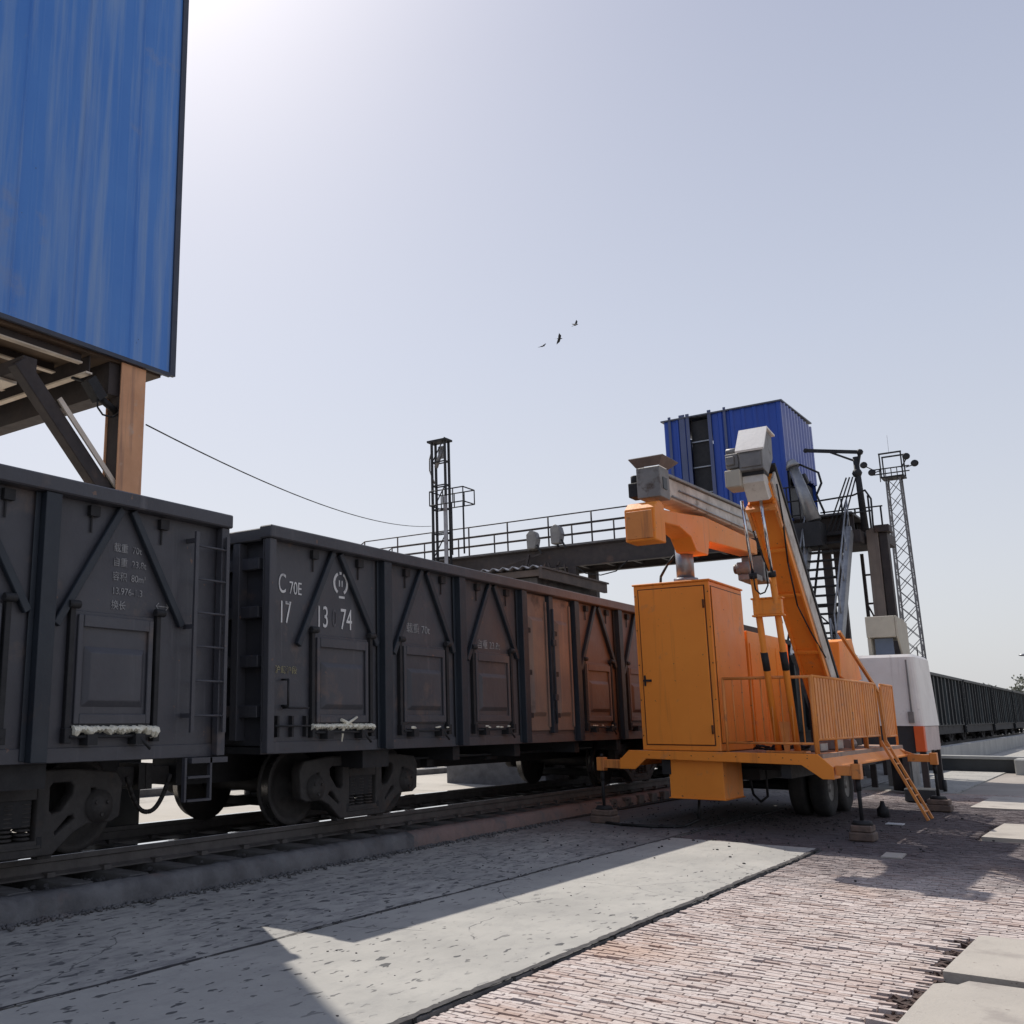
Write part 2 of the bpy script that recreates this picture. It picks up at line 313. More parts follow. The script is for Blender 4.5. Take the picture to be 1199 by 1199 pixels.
def obj(name, mb, m, parent=None, bevel=0, label=None, base=None, split=True):
    if split and parent and isinstance(mb, MB):
        cl = clusters(mb)
        if cl:
            first = None
            for fs in cl:
                q = MB(); ids = {}
                for k in fs:
                    ff = []
                    for i in mb.f[k]:
                        if i not in ids: ids[i] = len(q.v); q.v.append(mb.v[i])
                        ff.append(ids[i])
                    q.f.append(tuple(ff)); q.sm.append(mb.sm[k])
                o = obj(name, q, m, parent, bevel, label, base, False); first = first or o
            return first
    off = OFF[parent.name] if parent else Vector(base or (0, 0, 0))
    me = mb.mesh(name, off, bevel) if isinstance(mb, MB) else mb
    o = bpy.data.objects.new(name, me); link(o)
    if m: me.materials.append(M[m] if isinstance(m, str) else m)
    if parent: o.parent = parent
    else: o.location = off
    OFF[o.name] = off
    if label: o['label'] = label
    return o
def solo(name, mb, m, label, cat, group=None, base=(0, 0, 0), bevel=0):
    return tag(obj(name, mb, m, None, bevel, None, base), label, cat, group)
def struct(name, mb, m): return tag(obj(name, mb, m), kind='structure')
def copy_tree(o, parent=None):
    c = o.copy(); link(c)
    if parent: c.parent = parent
    for ch in list(o.children): copy_tree(ch, c)
    return c

def plate(name, outer, holes, t, m, parent, x, bevel=.008):
    """flat casting in the YZ plane at x, thickness t, with holes"""
    cu = bpy.data.curves.new(name, 'CURVE'); cu.dimensions = '2D'; cu.fill_mode = 'BOTH'; cu.extrude = t / 2; cu.bevel_depth = bevel; cu.bevel_resolution = 1
    for loop in [outer] + holes:
        sp = cu.splines.new('POLY'); sp.points.add(len(loop) - 1); sp.use_cyclic_u = True
        for p, q in zip(sp.points, loop): p.co = (q[0], q[1], 0, 1)
    tmp = bpy.data.objects.new('tmp', cu); link(tmp)
    me = bpy.data.meshes.new_from_object(tmp.evaluated_get(bpy.context.evaluated_depsgraph_get())); bpy.data.objects.remove(tmp)
    off = OFF[parent.name]
    # curve x->world y, curve y->world z, curve z->world x
    me.transform(Matrix(((0, 0, 1, x), (1, 0, 0, 0), (0, 1, 0, 0), (0, 0, 0, 1)))); me.transform(Matrix.Translation(-off))
    me.materials.clear(); me.name = name
    return obj(name, me, m, parent)
def text(name, s, size, y, z, x, m, parent, sx=1., align='LEFT', xoff=.004):
    """lettering on a wagon side (YZ plane facing +X)"""
    cu = bpy.data.curves.new(name, 'FONT'); cu.body = s; cu.size = size; cu.align_x = align; cu.extrude = .0012
    tmp = bpy.data.objects.new('tmp', cu); link(tmp)
    me = bpy.data.meshes.new_from_object(tmp.evaluated_get(bpy.context.evaluated_depsgraph_get())); bpy.data.objects.remove(tmp)
    me.transform(Matrix(((0, 0, 1, x + xoff), (sx, 0, 0, y), (0, 1, 0, z), (0, 0, 0, 1)))); me.transform(Matrix.Translation(-OFF[parent.name]))
    me.materials.clear(); me.name = name
    return obj(name, me, m, parent)

# ------------------------------------------------------------------ ground
RAILZ = .33
g = MB(); g.add([(-900, -300, -.06), (700, -300, -.06), (700, 1500, -.06), (-900, 1500, -.06)], [(0, 1, 2, 3)]); struct('ground', g, 'dirt')
g = MB()
def slab_row(mb, x0, x1, y0, y1, step, gap=.012, z=0, th=.12):
    y = y0
    while y < y1:
        mb.box(x0 + gap / 2, x1 - gap / 2, y + gap / 2, min(y + step, y1) - gap / 2, z - th, z + random.uniform(-.004, .004)); y += step
slab_row(g, -6.95, -4.86, -6, 110, 58); o = struct('concrete_pavement', g, 'slab_dirt_shade')
g = MB(); slab_row(g, -4.84, -3.10, -5.5, 12.9, 60, z=.004); slab_row(g, -4.845, -3.05, 23.92, 110, 5.0, z=.004); struct('pavement', g, 'slab')
# open joints: dust-filled, wandering in width
def ribbon(xf, y0, y1, wmin, wmax, z, step=.06):
    vs = []; fs = []; y = y0; k = 0
    while y < y1:
        w_ = random.uniform(wmin, wmax) / 2; x = xf(y) + random.uniform(-.004, .004); vs += [(x - w_, y, z), (x + w_, y, z)]
        if k: fs.append((2 * k - 2, 2 * k - 1, 2 * k + 1, 2 * k))
        y += step * random.uniform(.5, 1.5); k += 1
    return MB().add(vs, fs)
struct('pavement_joint', ribbon(lambda y: -4.85 + .012 * math.sin(y * 1.7) + .008 * math.sin(y * 5.1), -4, 40, .014, .042, .0095), 'coal')
struct('pavement_joint', ribbon(lambda y: -3.085 + .006 * math.sin(y * 2.3), -4, 12.9, .030, .058, .0125), 'coal')
# broken mortar strip along the brick edge
g = MB(); y = -4
while y < 12.9:
    l = random.uniform(.12, .5); g.box(-3.112, -3.075 + random.uniform(-.015, .01), y, y + l, -.06, random.uniform(-.012, .006)); y += l + random.uniform(0, .03)
struct('pavement_edge', g, 'kerb')

# brick pavers, laid on edge with their long side across the road
def pavers():
    mb = MB(); tints = []; y = 2.6; row = 0
    while y < 24:
        h = .042 + random.uniform(-.0015, .002)
        XL = -3.05 if y < 12.93 else -4.84
        x = XL - (.085 if row % 2 else 0) + random.uniform(-.012, .012)
        while x < 3.2:
            wd = .170 + random.uniform(-.008, .006)
            x1 = x + wd
            skip = (y < 6.85 and x1 > -1.18 + random.uniform(-.03, .1)) or (7.08 < y < 8.46 and x1 > -1.08 + random.uniform(-.02, .06))
            skip = skip or (6.85 <= y <= 7.08 and x1 > -1.05)
            skip = skip or (x1 > -1.75 and 15.1 < y < 17.4) or x1 < XL + .02
            if not skip and random.random() > .006 + (.30 if (-1.30 < x < -1.05 and y < 8.5) else 0):
                zz = -.010 + random.uniform(-.0045, .0045) - (.02 if random.random() < .03 else 0)
                tl = random.uniform(-.003, .003); k = len(mb.v); x0 = max(x, XL)
                e = .0028
                jy = random.uniform(-.002, .002); ya = y + e + jy; yb = y + h - e + jy; xa = x0 + .005; xb = x1 - .005
                mb.v += [Vector(p) for p in ((xa, ya, zz + tl), (xb, ya, zz - tl), (xb, yb, zz - tl), (xa, yb, zz + tl),
                         (xa - .004, ya - .004, zz - .05), (xb + .004, ya - .004, zz - .05), (xb + .004, yb + .004, zz - .05), (xa - .004, yb + .004, zz - .05))]
                mb.f += [(k, k + 1, k + 2, k + 3), (k, k + 4, k + 5, k + 1), (k + 1, k + 5, k + 6, k + 2), (k + 2, k + 6, k + 7, k + 3), (k + 3, k + 7, k + 4, k)]
                mb.sm += [False] * 5
                t = random.betavariate(3.2, 2.4); tints += [t] * 5
            x = x1
        y += h; row += 1
    me = bpy.data.meshes.new('brick_pavement'); me.from_pydata(mb.v, [], mb.f)
    at = me.attributes.new('tint', 'FLOAT', 'FACE'); at.data.foreach_set('value', tints)
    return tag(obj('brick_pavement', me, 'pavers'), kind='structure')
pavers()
g = MB(); g.add([(-3.1, -6, -.045), (40, -6, -.045), (40, 24, -.045), (-3.1, 24, -.045), (-4.84, 24, -.045), (-4.84, 12.9, -.045), (-3.1, 12.9, -.045)], [(0, 1, 2, 3, 4, 5, 6)]); struct('brick_bed', g, mat('bed_of_dirt', (.11, .088, .078), (.07, .056, .05), 9, .95, bump=.8, bs=30))
g = MB(); g.add([(-3.04, 24.0, -.02), (60, 24, -.02), (60, 200, -.02), (-3.04, 200, -.02)], [(0, 1, 2, 3)]); struct('dusty_road', g, mat('dusty_paving', (.36, .32, .28), (.28, .25, .22), .7, .9, stain=(.17, .15, .14), sa=.56, ss=1.0, bump=.5, bs=12, stretch=(1, .5, 1)))
# raised cast slabs on the right
g = MB()
def chip(mb, pts, z0, z1): mb.prism([(x, y, z0) for x, y in pts], (0, 0, z1 - z0))
chip(g, [(-1.09, 7.12), (-1.075, 7.55), (-1.07, 7.62), (-1.04, 8.40), (-.99, 8.42), (1.9, 8.43), (1.9, 7.1)], -.06, .03)
chip(g, [(-1.16, 2.0), (-1.12, 5.2), (-1.10, 6.3), (-1.085, 6.74), (-1.04, 6.80), (1.9, 6.82), (1.9, 2)], -.06, .035)
chip(g, [(-1.0, 6.87), (.6, 6.90), (.6, 7.05), (-.95, 7.04)], -.06, .012)
chip(g, [(-1.72, 15.2), (-1.70, 16.2), (-1.66, 17.3), (3.4, 17.3), (3.4, 15.15), (.4, 15.2)], -.06, .03)
chip(g, [(-2.4, 12.6), (-2.42, 13.05), (-2.22, 13.05), (-2.2, 12.6)], -.06, .006)
chip(g, [(-2.4, 20.2), (-2.35, 23.2), (4, 23.2), (4, 20.1)], -.06, .02)
M['slab_warm'] = mat('sandy_concrete', (.43, .395, .345), (.36, .33, .29), 1.0, .88, stain=(.30, .27, .24), sa=.55, ss=2.2, bump=.3, bs=35, fleck=(.2, .17, .15), fa=.68, fs=22); struct('road_slabs', g, 'slab_warm')

# kerb: uneven cast stones, reddish beyond the first wagon's length
def kx(y): return -6.72 - .030 * max(0, y - 6)
def kerb_run(y0, y1, m):
    vs = []; fs = []; y = y0; k = 0; n = 7; sag = 0
    while True:
        x = kx(y); j = lambda q: random.gauss(0, q); ch = .03 if random.random() < .10 else 0
        prof = [(x + .035 + j(.008), -.05), (x + .012 + j(.010), .055 + j(.012)), (x - .002 - ch + j(.008), .125 + j(.006)), (x - .030 - ch + j(.006), .165 - ch * .5 + j(.004)), (x - .11, .178 + j(.004)), (x - .21 + j(.006), .170 + j(.004)), (x - .225, .02)]
        vs += [(a, y, b) for a, b in prof]
        if k: fs += [(n * (k - 1) + i, n * (k - 1) + i + 1, n * k + i + 1, n * k + i) for i in range(n - 1)]
        if y >= y1: break
        y = min(y1, y + (.07 if y < 26 else 1.0)); k += 1
    g = MB(); g.add(vs, fs, True); return struct('kerb', g, m)
kerb_run(-6, 10.0, 'kerb'); kerb_run(10.01, 26, 'kerb_red'); kerb_run(26.01, 120, 'kerb')
# rubble between kerb and slab
g = MB()
for i in range(1500):
    y = random.uniform(2.5, 14); x = kx(y) + .01 + abs(random.gauss(0, .07)); r = random.uniform(.006, .022)
    g.ball((x, y, .004 + r * .4), r, 5, (random.uniform(.7, 1.4), random.uniform(.7, 1.6), .7))
tag(obj('rubble', g, 'kerb'), kind='stuff')
g = MB()
for i in range(5200):
    y = 2 + 26 * random.random() ** 1.3; x = random.choice((random.uniform(-7.46, -6.98), random.uniform(-8.9, -7.6), random.uniform(-7.44, -7.15), random.uniform(-9.9, -9.1))); r_ = random.uniform(.010, .030)
    g.ball((x, y, .03 + r_ * random.uniform(.2, 1.4) + (.07 if random.random() < .25 else 0)), r_, 4, (random.uniform(.7, 1.4), random.uniform(.7, 1.5), .75))
for q in range(len(g.sm)): g.sm[q] = False
tag(obj('ballast', g, mat('ballast_stone', (.10, .095, .095), (.05, .048, .05), 14, .9, bump=.5)), kind='stuff')
g = MB()
for i in range(380):
    y = random.uniform(3, 16); x = random.choice((random.uniform(-6.6, -3.2), random.gauss(-4.85, .03), random.gauss(-3.09, .03), random.uniform(-3, 1))); r = random.uniform(.003, .010)
    g.ball((x, y, .004 + r * .3), r, 5, (random.uniform(.7, 1.4), random.uniform(.7, 1.6), .6))
for i in range(420):   # crumbled pit beside the right-hand slabs
    pass
for i in range(700):
    a = random.uniform(0, 6.28); q = abs(random.gauss(0, 1.6)); x = -4.6 + q * math.cos(a); y = 16 + 1.6 * q * math.sin(a); r_ = random.uniform(.006, .02)
    if -6.6 < x: g.ball((x, y, .006 + r_ * .3), r_, 4, (random.uniform(.7, 1.4), random.uniform(.7, 1.6), .6))
tag(obj('coal_crumbs', g, 'coal'), kind='stuff')
g = MB()
for i in range(620):   # crumbled bricks in the pit beside the right-hand slabs
    y = random.uniform(4.2, 8.5); x = random.gauss(-1.17, .06); a = random.uniform(0, 3.14); u = Vector((math.cos(a), math.sin(a), random.uniform(-.4, .4))).normalized(); l = random.uniform(.02, .09)
    g.bar(Vector((x, y, -.035)) - u * l / 2, Vector((x, y, -.035)) + u * l / 2, random.uniform(.015, .035), random.uniform(.015, .03))
tag(obj('brick_rubble', g, mat('broken_brick', (.10, .06, .048), (.05, .034, .03), 20, .95, bump=.6)), kind='stuff')

# track
g = MB(); g.add([(-6.9, -12, .02), (-6.9, 260, .02), (-9.9, 260, .02), (-9.9, -12, .02)], [(0, 3, 2, 1)]); struct('track_bed', g, 'bed')
g = MB(); g.add([(-9.9, -30, .0), (-9.9, 260, .0), (-60, 260, 0), (-60, -30, 0)], [(0, 1, 2, 3)]); struct('yard_ground', g, mat('pale_yard', (.46, .43, .38), (.38, .355, .31), .4, .95, stain=(.27, .25, .22), sa=.56, ss=.8, bump=.7, bs=6))
for x, lb in ((-7.54, 'steel rail nearest the kerb, running under the near wheels'), (-8.98, 'steel rail on the far side of the track, under the far wheels')):
    r = empty('railway_rail', (x, 0, 0), lb, 'rail')
    g = MB(); prof = [(-.070, .165), (.070, .165), (.070, .178), (.014, .20), (.012, .275), (.038, .285), (.038, .328), (-.038, .328), (-.038, .285), (-.012, .275), (-.014, .20), (-.070, .178)]
    g.prism([(x + a, -12, b) for a, b in prof], (0, 272, 0)); obj('web', g, 'rail', r)
    g = MB(); g.box(x - .038, x + .038, -12, 260, .328, .332); obj('head_surface', g, 'railtop', r)
sl = None; y = -3.0; k = 0
while y < 50:
    if sl is None:
        sl = MB(); sl.prism([(-.14, -1.25, 0), (.14, -1.25, 0), (.11, -1.25, .143), (-.11, -1.25, .143)], (0, 2.5, 0))
        me = sl.mesh('railway_sleeper', bevel=.01); me.transform(Matrix.Rotation(R(90), 4, 'Z')); me.materials.append(M['sleeper'])
    o = bpy.data.objects.new('railway_sleeper', me); link(o); o.location = (-8.26, y, .02); o.rotation_euler[2] = random.uniform(-.01, .01)
    tag(o, 'grey concrete sleeper crossing under both rails of the track', 'sleeper', 'sleepers under the track'); y += .6
fc = MB()
for yy in [(-3 + .6 * i) for i in range(88)]:
    for x in (-7.54, -8.98):
        for s in (-1, 1): fc.box(x + s * .07 - .035, x + s * .07 + .035, yy - .04, yy + .04, .165, .205)
tag(obj('rail_clips', fc, 'rail'), kind='structure')

# ------------------------------------------------------------------ gondola wagons
WL = 12.48; PX = -6.67      # side plane
def make_wagon(y0, label, mpaint, foam_bays=(), txt=None, ladder=True, doors='rustdoor', detail=True, plain=False, group='gondola wagons of the coal train'):
    root = empty('gondola_wagon', (-8.26, y0, RAILZ), label, 'wagon', group)
    x = PX; xs = PX - .10; ib = [0, 2.03, 3.69, 5.38, 7.10, 8.79, 10.45, WL]; zb, zt = 1.22, 3.40; xf = -9.85
    # body: both sides, ends, floor, sill
    b = MB(); b.box(xs - .02, xs, y0 + .02, y0 + WL - .02, zb, zt - .1); b.box(xf + .1, xf + .12, y0 + .02, y0 + WL - .02, zb, zt - .1)
    b.box(xf + .125, xs - .025, y0 + .15, y0 + .17, zb, zt - .1); b.box(xf + .125, xs - .025, y0 + WL - .17, y0 + WL - .15, zb, zt - .1)
    b.box(xf + .125, xs - .025, y0 + .175, y0 + WL - .175, zb + .1, zb + .13)
    b.box(xs + .003, xs + .02, y0, y0 + WL, zb - .07, zb + .045)
    obj('body', b, mpaint, root, .004)
    b = MB(); b.box(xs - .04, x + .03, y0 - .02, y0 + WL + .02, zt - .1, zt + .03); b.box(xf - .03, xf + .14, y0 - .02, y0 + WL + .02, zt - .1, zt + .03)
    b.box(xf + .145, xs - .045, y0 + .02, y0 + .17, zt - .11, zt + .02); b.box(xf + .145, xs - .045, y0 + WL - .17, y0 + WL - .02, zt - .11, zt + .02)
    obj('top_chord', b, mpaint, root, .012)
    # far side ribs + near ribs (each near rib its own part)
    for q in (ib[1:-1] if not plain else []):
        b = MB(); yc = y0 + q
        b.box(xs + .022, x + .005, yc - .06, yc + .09, zb - .06, zt - .103); b.box(xs + .0225, xs + .034, yc - .11, yc - .062, zb - .05, zt - .103); b.box(xs + .0225, xs + .03, yc + .092, yc + .13, zb - .05, zt - .103)
        b.box(xf - .01, xf + .097, yc - .06, yc + .09, zb - .03, zt - .103)
        obj('rib', b, 'rib' if mpaint != 'wag_green' else mpaint, root, .006)
    for q in (0, WL):
        b = MB(); s = 1 if q == 0 else -1; yc = y0 + q
        b.box(xs + .022, x, min(yc, yc + s * .10), max(yc, yc + s * .10), zb - .06, zt - .103)
        for zz in (1.5, 2.0, 2.5, 3.0): b.box(xf + .2, xs - .1, min(yc + s * .05, yc + s * .147), max(yc + s * .05, yc + s * .147), zz, zz + .12)
        for xx in (xf + .5, -8.9, -7.6, xs - .45): b.box(xx, xx + .1, min(yc + s * .02, yc + s * .147), max(yc + s * .02, yc + s * .147), zb + .05, zt - .115)
        obj('end_frame', b, mpaint, root, .006)
    # diagonal braces + drop doors
    bays = [(0, 1), (1, 2), (2, 3), (4, 5), (5, 6), (6, 7)]
    if plain:      # distant wagons: close vertical ribs, added dark box for the shade below, no drop doors
        bays = []; ib2 = [WL * k / 11 for k in range(1, 11)]
        for q in ib2:
            b = MB(); yc = y0 + q; b.box(xs + .003, x - .01, yc - .07, yc + .07, zb - .03, zt - .103); obj('rib', b, 'wag_streak' if len(ib2) and ib2.index(q) in (1, 5, 8) else mpaint, root)
        b = MB(); b.box(x - .25, x - .15, y0 + .3, y0 + WL - .3, .78, zb - .075); obj('shade_box', b, 'dark', root)  # dark box added to deepen the shade under the body
    for n, (i, j) in enumerate(bays):
        a, c = y0 + ib[i], y0 + ib[j]; w_ = c - a
        if n == 0: dl, dr = a + .82, a + 1.72; apx = a + 1.16; bl, br = a + .52, a + 1.90
        elif n == 5: dl, dr = a + .36, a + 1.16; apx = a + .82; bl, br = a + .14, a + 1.50
        else: dl, dr = a + .40, a + 1.30; apx = a + w_ / 2 + .04; bl, br = a + .20, a + w_ - .13
        b = MB(); b.bar((xs + .035, apx - .06, zt - .11), (xs + .035, bl, 2.24), .07, .05, up=(1, 0, 0)); b.bar((xs + .035, apx + .06, zt - .11), (xs + .035, br, 2.32), .07, .05, up=(1, 0, 0))
        obj('brace', b, 'rib' if mpaint != 'wag_green' else mpaint, root, .006)
        # door: pressed panel with raised border, hinge straps both sides
        rust = 'wag_rust' if mpaint == 'wag_rust' else mpaint
        d = MB(); z0, z1 = 1.45, 2.34
        d.box(xs + .003, xs + .022, dl - .02, dr + .02, z0 - .02, z1 + .03)
        d.box(xs + .024, xs + .05, dl, dl + .05, z0, z1); d.box(xs + .024, xs + .05, dr - .05, dr, z0, z1)
        d.box(xs + .024, xs + .055, dl + .052, dr - .052, z1 - .10, z1); d.box(xs + .024, xs + .05, dl + .052, dr - .052, z0, z0 + .08)
        # pressed pan
        p0, p1, q0, q1 = dl + .08, dr - .08, z0 + .14, z1 - .26
        e = .05; d.add([(xs + .024, p0, q0), (xs + .024, p1, q0), (xs + .024, p1, q1), (xs + .024, p0, q1), (xs + .06, p0 + e, q0 + e), (xs + .06, p1 - e, q0 + e), (xs + .06, p1 - e, q1 - e), (xs + .06, p0 + e, q1 - e)],
              [(4, 5, 6, 7), (0, 1, 5, 4), (1, 2, 6, 5), (2, 3, 7, 6), (3, 0, 4, 7)])
        dd = obj('drop_door', d, rust, root, .005)
        h = MB()
        for yy in (dl - .085, dr + .035):
            h.box(xs + .003, xs + .05, yy, yy + .05, zb + .1, z1 + .06); h.tube((xs + .055, yy - .03, z1 + .075), (xs + .055, yy + .08, z1 + .075), .035, n=8)
            h.box(xs + .003, xs + .07, yy - .01, yy + .06, zb + .08, zb + .2)
        obj('hinge', h, 'dark', dd, .004)
        h = MB(); h.box(xs + .003, x + .01, dl + .1, dl + .2, zb + .062, zb + .15); h.box(xs + .003, x + .01, dr - .2, dr - .1, zb + .062, zb + .15)
        h.tube((xs + .07, dl - .05, zb + .13), (xs + .07, dr + .05, zb + .13), .014, n=6); h.tube((x + .0, dr - .15, zb + .12), (x + .02, dr - .05, zb + .02), .013, n=6)
        obj('latch', h, 'dark', dd)
        b = MB()
        for yy in (apx - .42 if n != 5 else apx - .4, apx + .38): b.box(xs + .003, xs + .05, yy, yy + .1, zt - .22, zt - .13); b.box(xs + .01, xs + .02, yy + .03, yy + .045, zt - .36, zt - .22)
        obj('lashing_ring', b, 'dark', root)
        if n in foam_bays:
            rr = random.Random(n + int(y0)); f = MB(); yy = dl - .02 if n else dl - .10
            cols = []; env = .6
            while yy < dr + .07:
                env = min(1, max(.45, env + rr.uniform(-.22, .22))); up = z0 - .015 + rr.uniform(-.006, .008); lo = up - .085 * env - rr.uniform(0, .02); d_ = .03 + .03 * env
                cols.append([(xs + .05, yy, up), (xs + .05 + d_ * .8, yy + rr.uniform(-.004, .004), up - .01 + rr.uniform(-.006, .006)), (xs + .055 + d_, yy, (up + lo) / 2 + rr.uniform(-.012, .012)), (xs + .05 + d_ * .7, yy + rr.uniform(-.005, .005), lo + .012), (xs + .05, yy, lo)]); yy += rr.uniform(.007, .018)
            f.add([p_ for c_ in cols for p_ in c_], [(5 * i + j, 5 * i + j + 1, 5 * i + 6 + j, 5 * i + 5 + j) for i in range(len(cols) - 1) for j in range(4)] + [(0, 1, 2, 3, 4), tuple(5 * (len(cols) - 1) + k for k in range(5))], False)
            if n == 0:
                f.tube((xs + .05, dl + .45, z0 + .0), (xs + .06, dl + .40, z0 - .20), .02, .008, 6); f.tube((xs + .07, dl + .42, z0 - .04), (xs + .07, dl + .66, z0 + .06), .02, .012, 6)
                f.tube((xs + .07, dl + .38, z0 + .03), (xs + .07, dl + .60, z0 - .03), .018, .012, 6)
            obj('foam_sealing', f, 'foam', root, label='cream foam squeezed out below the drop door')
        elif n in (1, 2, 3, 4, 5) and detail:
            rr = random.Random(n * 7 + int(y0)); f = MB()
            for _ in range(5):
                yy = rr.uniform(dl, dr); f.ball((xs + .10, yy, z0 - .06 + rr.uniform(-.012, .012)), .016, 6, (.6, rr.uniform(1.5, 4.5), .7))
            obj('foam_sealing', f, 'foam', root)
    # centre double door
    a, c = y0 + ib[3] + .09, y0 + ib[4] - .11; mid = (a + c) / 2
    for (p, q) in (((a + .01, mid - .05), (mid + .09, c - .01)) if not plain else ()):
        d = MB(); d.box(xs + .003, xs + .03, p, q, zb + .10, zt - .12); e = .06; zz0, zz1 = zb + .3, zt - .45; p0, p1 = p + .12, q - .12
        d.add([(xs + .031, p0, zz0), (xs + .031, p1, zz0), (xs + .031, p1, zz1), (xs + .031, p0, zz1), (xs + .075, p0 + e, zz0 + e), (xs + .075, p1 - e, zz0 + e), (xs + .075, p1 - e, zz1 - e), (xs + .075, p0 + e, zz1 - e)],
              [(4, 5, 6, 7), (0, 1, 5, 4), (1, 2, 6, 5), (2, 3, 7, 6), (3, 0, 4, 7)])
        d.box(xs + .032, xs + .055, p + .01, p + .05, zb + .15, zt - .2); d.box(xs + .032, xs + .055, q - .05, q - .01, zb + .15, zt - .2)
        dd = obj('centre_door', d, doors, root, .004)
        h = MB()
        for zz in (1.5, 2.1, 2.7): h.box(xs + .056, xs + .1, p - .02, p + .07, zz, zz + .07)
        obj('hinge', h, 'dark', dd)
    if not plain: b = MB(); b.box(xs + .022, x - .01, mid - .045, mid + .085, zb + .063, zt - .11); b.tube((x + .01, mid + .02, zb + .2), (x + .01, mid + .02, zt - .3), .016, n=6)
    if not plain:
        for zz in (1.75, 2.55): b.box(x - .005, x + .03, mid - .03, mid + .07, zz, zz + .09)
        obj('door_post', b, 'rib', root, .004)
    if ladder:
        b = MB(); ya, yb = y0 + WL - .46, y0 + WL - .06
        for yy in (ya, yb): b.box(x + .02, x + .045, yy - .02, yy + .02, zb + .15, 3.2)
        for k in range(6): b.tube((x + .033, ya, zb + .3 + .31 * k), (x + .033, yb, zb + .3 + .31 * k), .011, n=6)
        for zz in (1.5, 2.3, 3.1):
            for yy in (ya, yb): b.box(xs + .003, x + .019, yy - .015, yy + .015, zz, zz + .04)
        obj('ladder', b, mpaint, root)
        b = MB()
        for yy in (ya - .02, ya + .29): b.box(x - .04, x + .0, yy - .012, yy + .012, .77, 1.15)
        for zz in (.77, .97): b.box(x - .05, x + .01, ya + .0, ya + .27, zz, zz + .02)
        b.box(xs, x, ya + .05, ya + .5, zb - .12, zb - .072)
        obj('step', b, mpaint, root)
    b = MB()   # end-corner handrails
    if detail:
        b.path([(xs + .01, y0 + .30, 1.88), (x, y0 + .30, 1.88), (x, y0 + .30, 1.62), (xs + .01, y0 + .30, 1.62)], .012, 6); b.path([(xs + .01, y0 + .32, 1.60), (x, y0 + .32, 1.60), (x, y0 + .62, 1.60), (xs + .01, y0 + .62, 1.60)], .012, 6)
        for yy in (y0 + .2, y0 + .42, y0 + .64): b.box(xs + .003, xs + .05, yy, yy + .03, zb + .09, zb + .30)
        b.tube((xs + .06, y0 + .15, zb + .2), (xs + .06, y0 + .7, zb + .2), .012, n=6)
        obj('handrail', b, 'dark', root)
    # underframe
    b = MB(); b.box(-8.45, -8.07, y0 + .1, y0 + WL - .1, .80, 1.14); 
    for q in (2.05, WL - 2.05): b.box(xf + .3, xs - .1, y0 + q - .25, y0 + q + .25, .95, 1.14)
    for q in (3.7, 5.3, 7.2, 8.8): b.box(xf + .2, xs - .05, y0 + q - .08, y0 + q + .08, .98, 1.14)
    b.box(xf + .15, xs - .02, y0 + .05, y0 + WL - .05, 1.145, 1.21)
    b.box(-9.3, -7.2, y0 + 5.1, y0 + 5.4, .93, .97)
    obj('underframe', b, 'dark', root)
    b = MB(); b.tube((-8.7, y0 + 5.6, .92), (-8.7, y0 + 6.6, .92), .15, n=16); b.box(-7.55, -7.35, y0 + 4.4, y0 + 4.6, .95, 1.1); b.box(-7.4, -7.3, y0 + 3.75, y0 + 3.9, .88, 1.1)
    b.tube((-7.2, y0 + 3.0, 1.0), (-7.2, y0 + 9.5, 1.0), .018, n=6); b.tube((-7.1, y0 + 8.2, .62), (-7.1, y0 + 8.5, 1.1), .03, n=6)
    obj('brake_gear', b, 'dark', root)
    for s, yy in ((-1, y0), (1, y0 + WL)):
        b = MB(); b.box(-8.34, -8.18, min(yy + s * -.1, yy + s * .20), max(yy - s * .1, yy + s * .20), .82, 1.0); b.box(-8.42, -8.10, min(yy + s * .20, yy + s * .285), max(yy + s * .20, yy + s * .285), .78, 1.04)
        b.path([(-8.05, yy + s * (.285 - .285 * (1 - q / 8)), .56 + .36 * (1 - q / 8) ** 2.2) for q in range(9)], .024, 8); obj('coupler', b, 'cast', root)
    # bogies
    for q in (2.21, WL - 1.90):
        yc = y0 + q; bg_ = MB(); bg_.box(-9.3, -7.2, yc - .22, yc + .22, .62, .92); bg_.box(-9.35, -7.17, yc - .32, yc - .26, .45, .55); bg_.box(-9.35, -7.17, yc + .26, yc + .32, .45, .55)
        bo = obj('bogie', bg_, 'dark', root, .01)
        W = []
        for s in (-1, 1):
            ya = yc + s * .875; b = MB(); b.tube((-9.4, ya, .75), (-7.2, ya, .75), .075, n=12)
            for xx, sg in ((-7.56, 1), (-8.96, -1)):
                b.lathe((xx, ya, .75), (sg, 0, 0), [(-.075, .0), (-.075, .445), (-.05, .447), (-.04, .422), (.06, .415), (.065, .36), (.02, .34), (.0, .16), (.06, .12), (.06, 0)], 36)
            obj('wheelset', b, 'cast', bo)
            b = MB()
            for xx, sg in ((-7.56, 1), (-8.96, -1)): b.lathe((xx, ya, .75), (sg, 0, 0), [(-.038, .4235), (.058, .4165)], 36)
            obj('wheel_tread', b, 'wheelrim', bo)
        def P(a, z): return (yc + a, z)
        outer = [P(-1.12, .93), P(-1.06, 1.02), P(-.62, 1.06), P(.62, 1.06), P(1.06, 1.02), P(1.12, .93), P(1.10, .66), P(1.02, .62), P(.76, .62), P(.62, .56), P(.42, .40), P(-.42, .40), P(-.62, .56), P(-.76, .62), P(-1.02, .62), P(-1.10, .66)]
        holes = [[P(-.27, .50), P(.27, .50), P(.27, .96), P(-.27, .96)]]
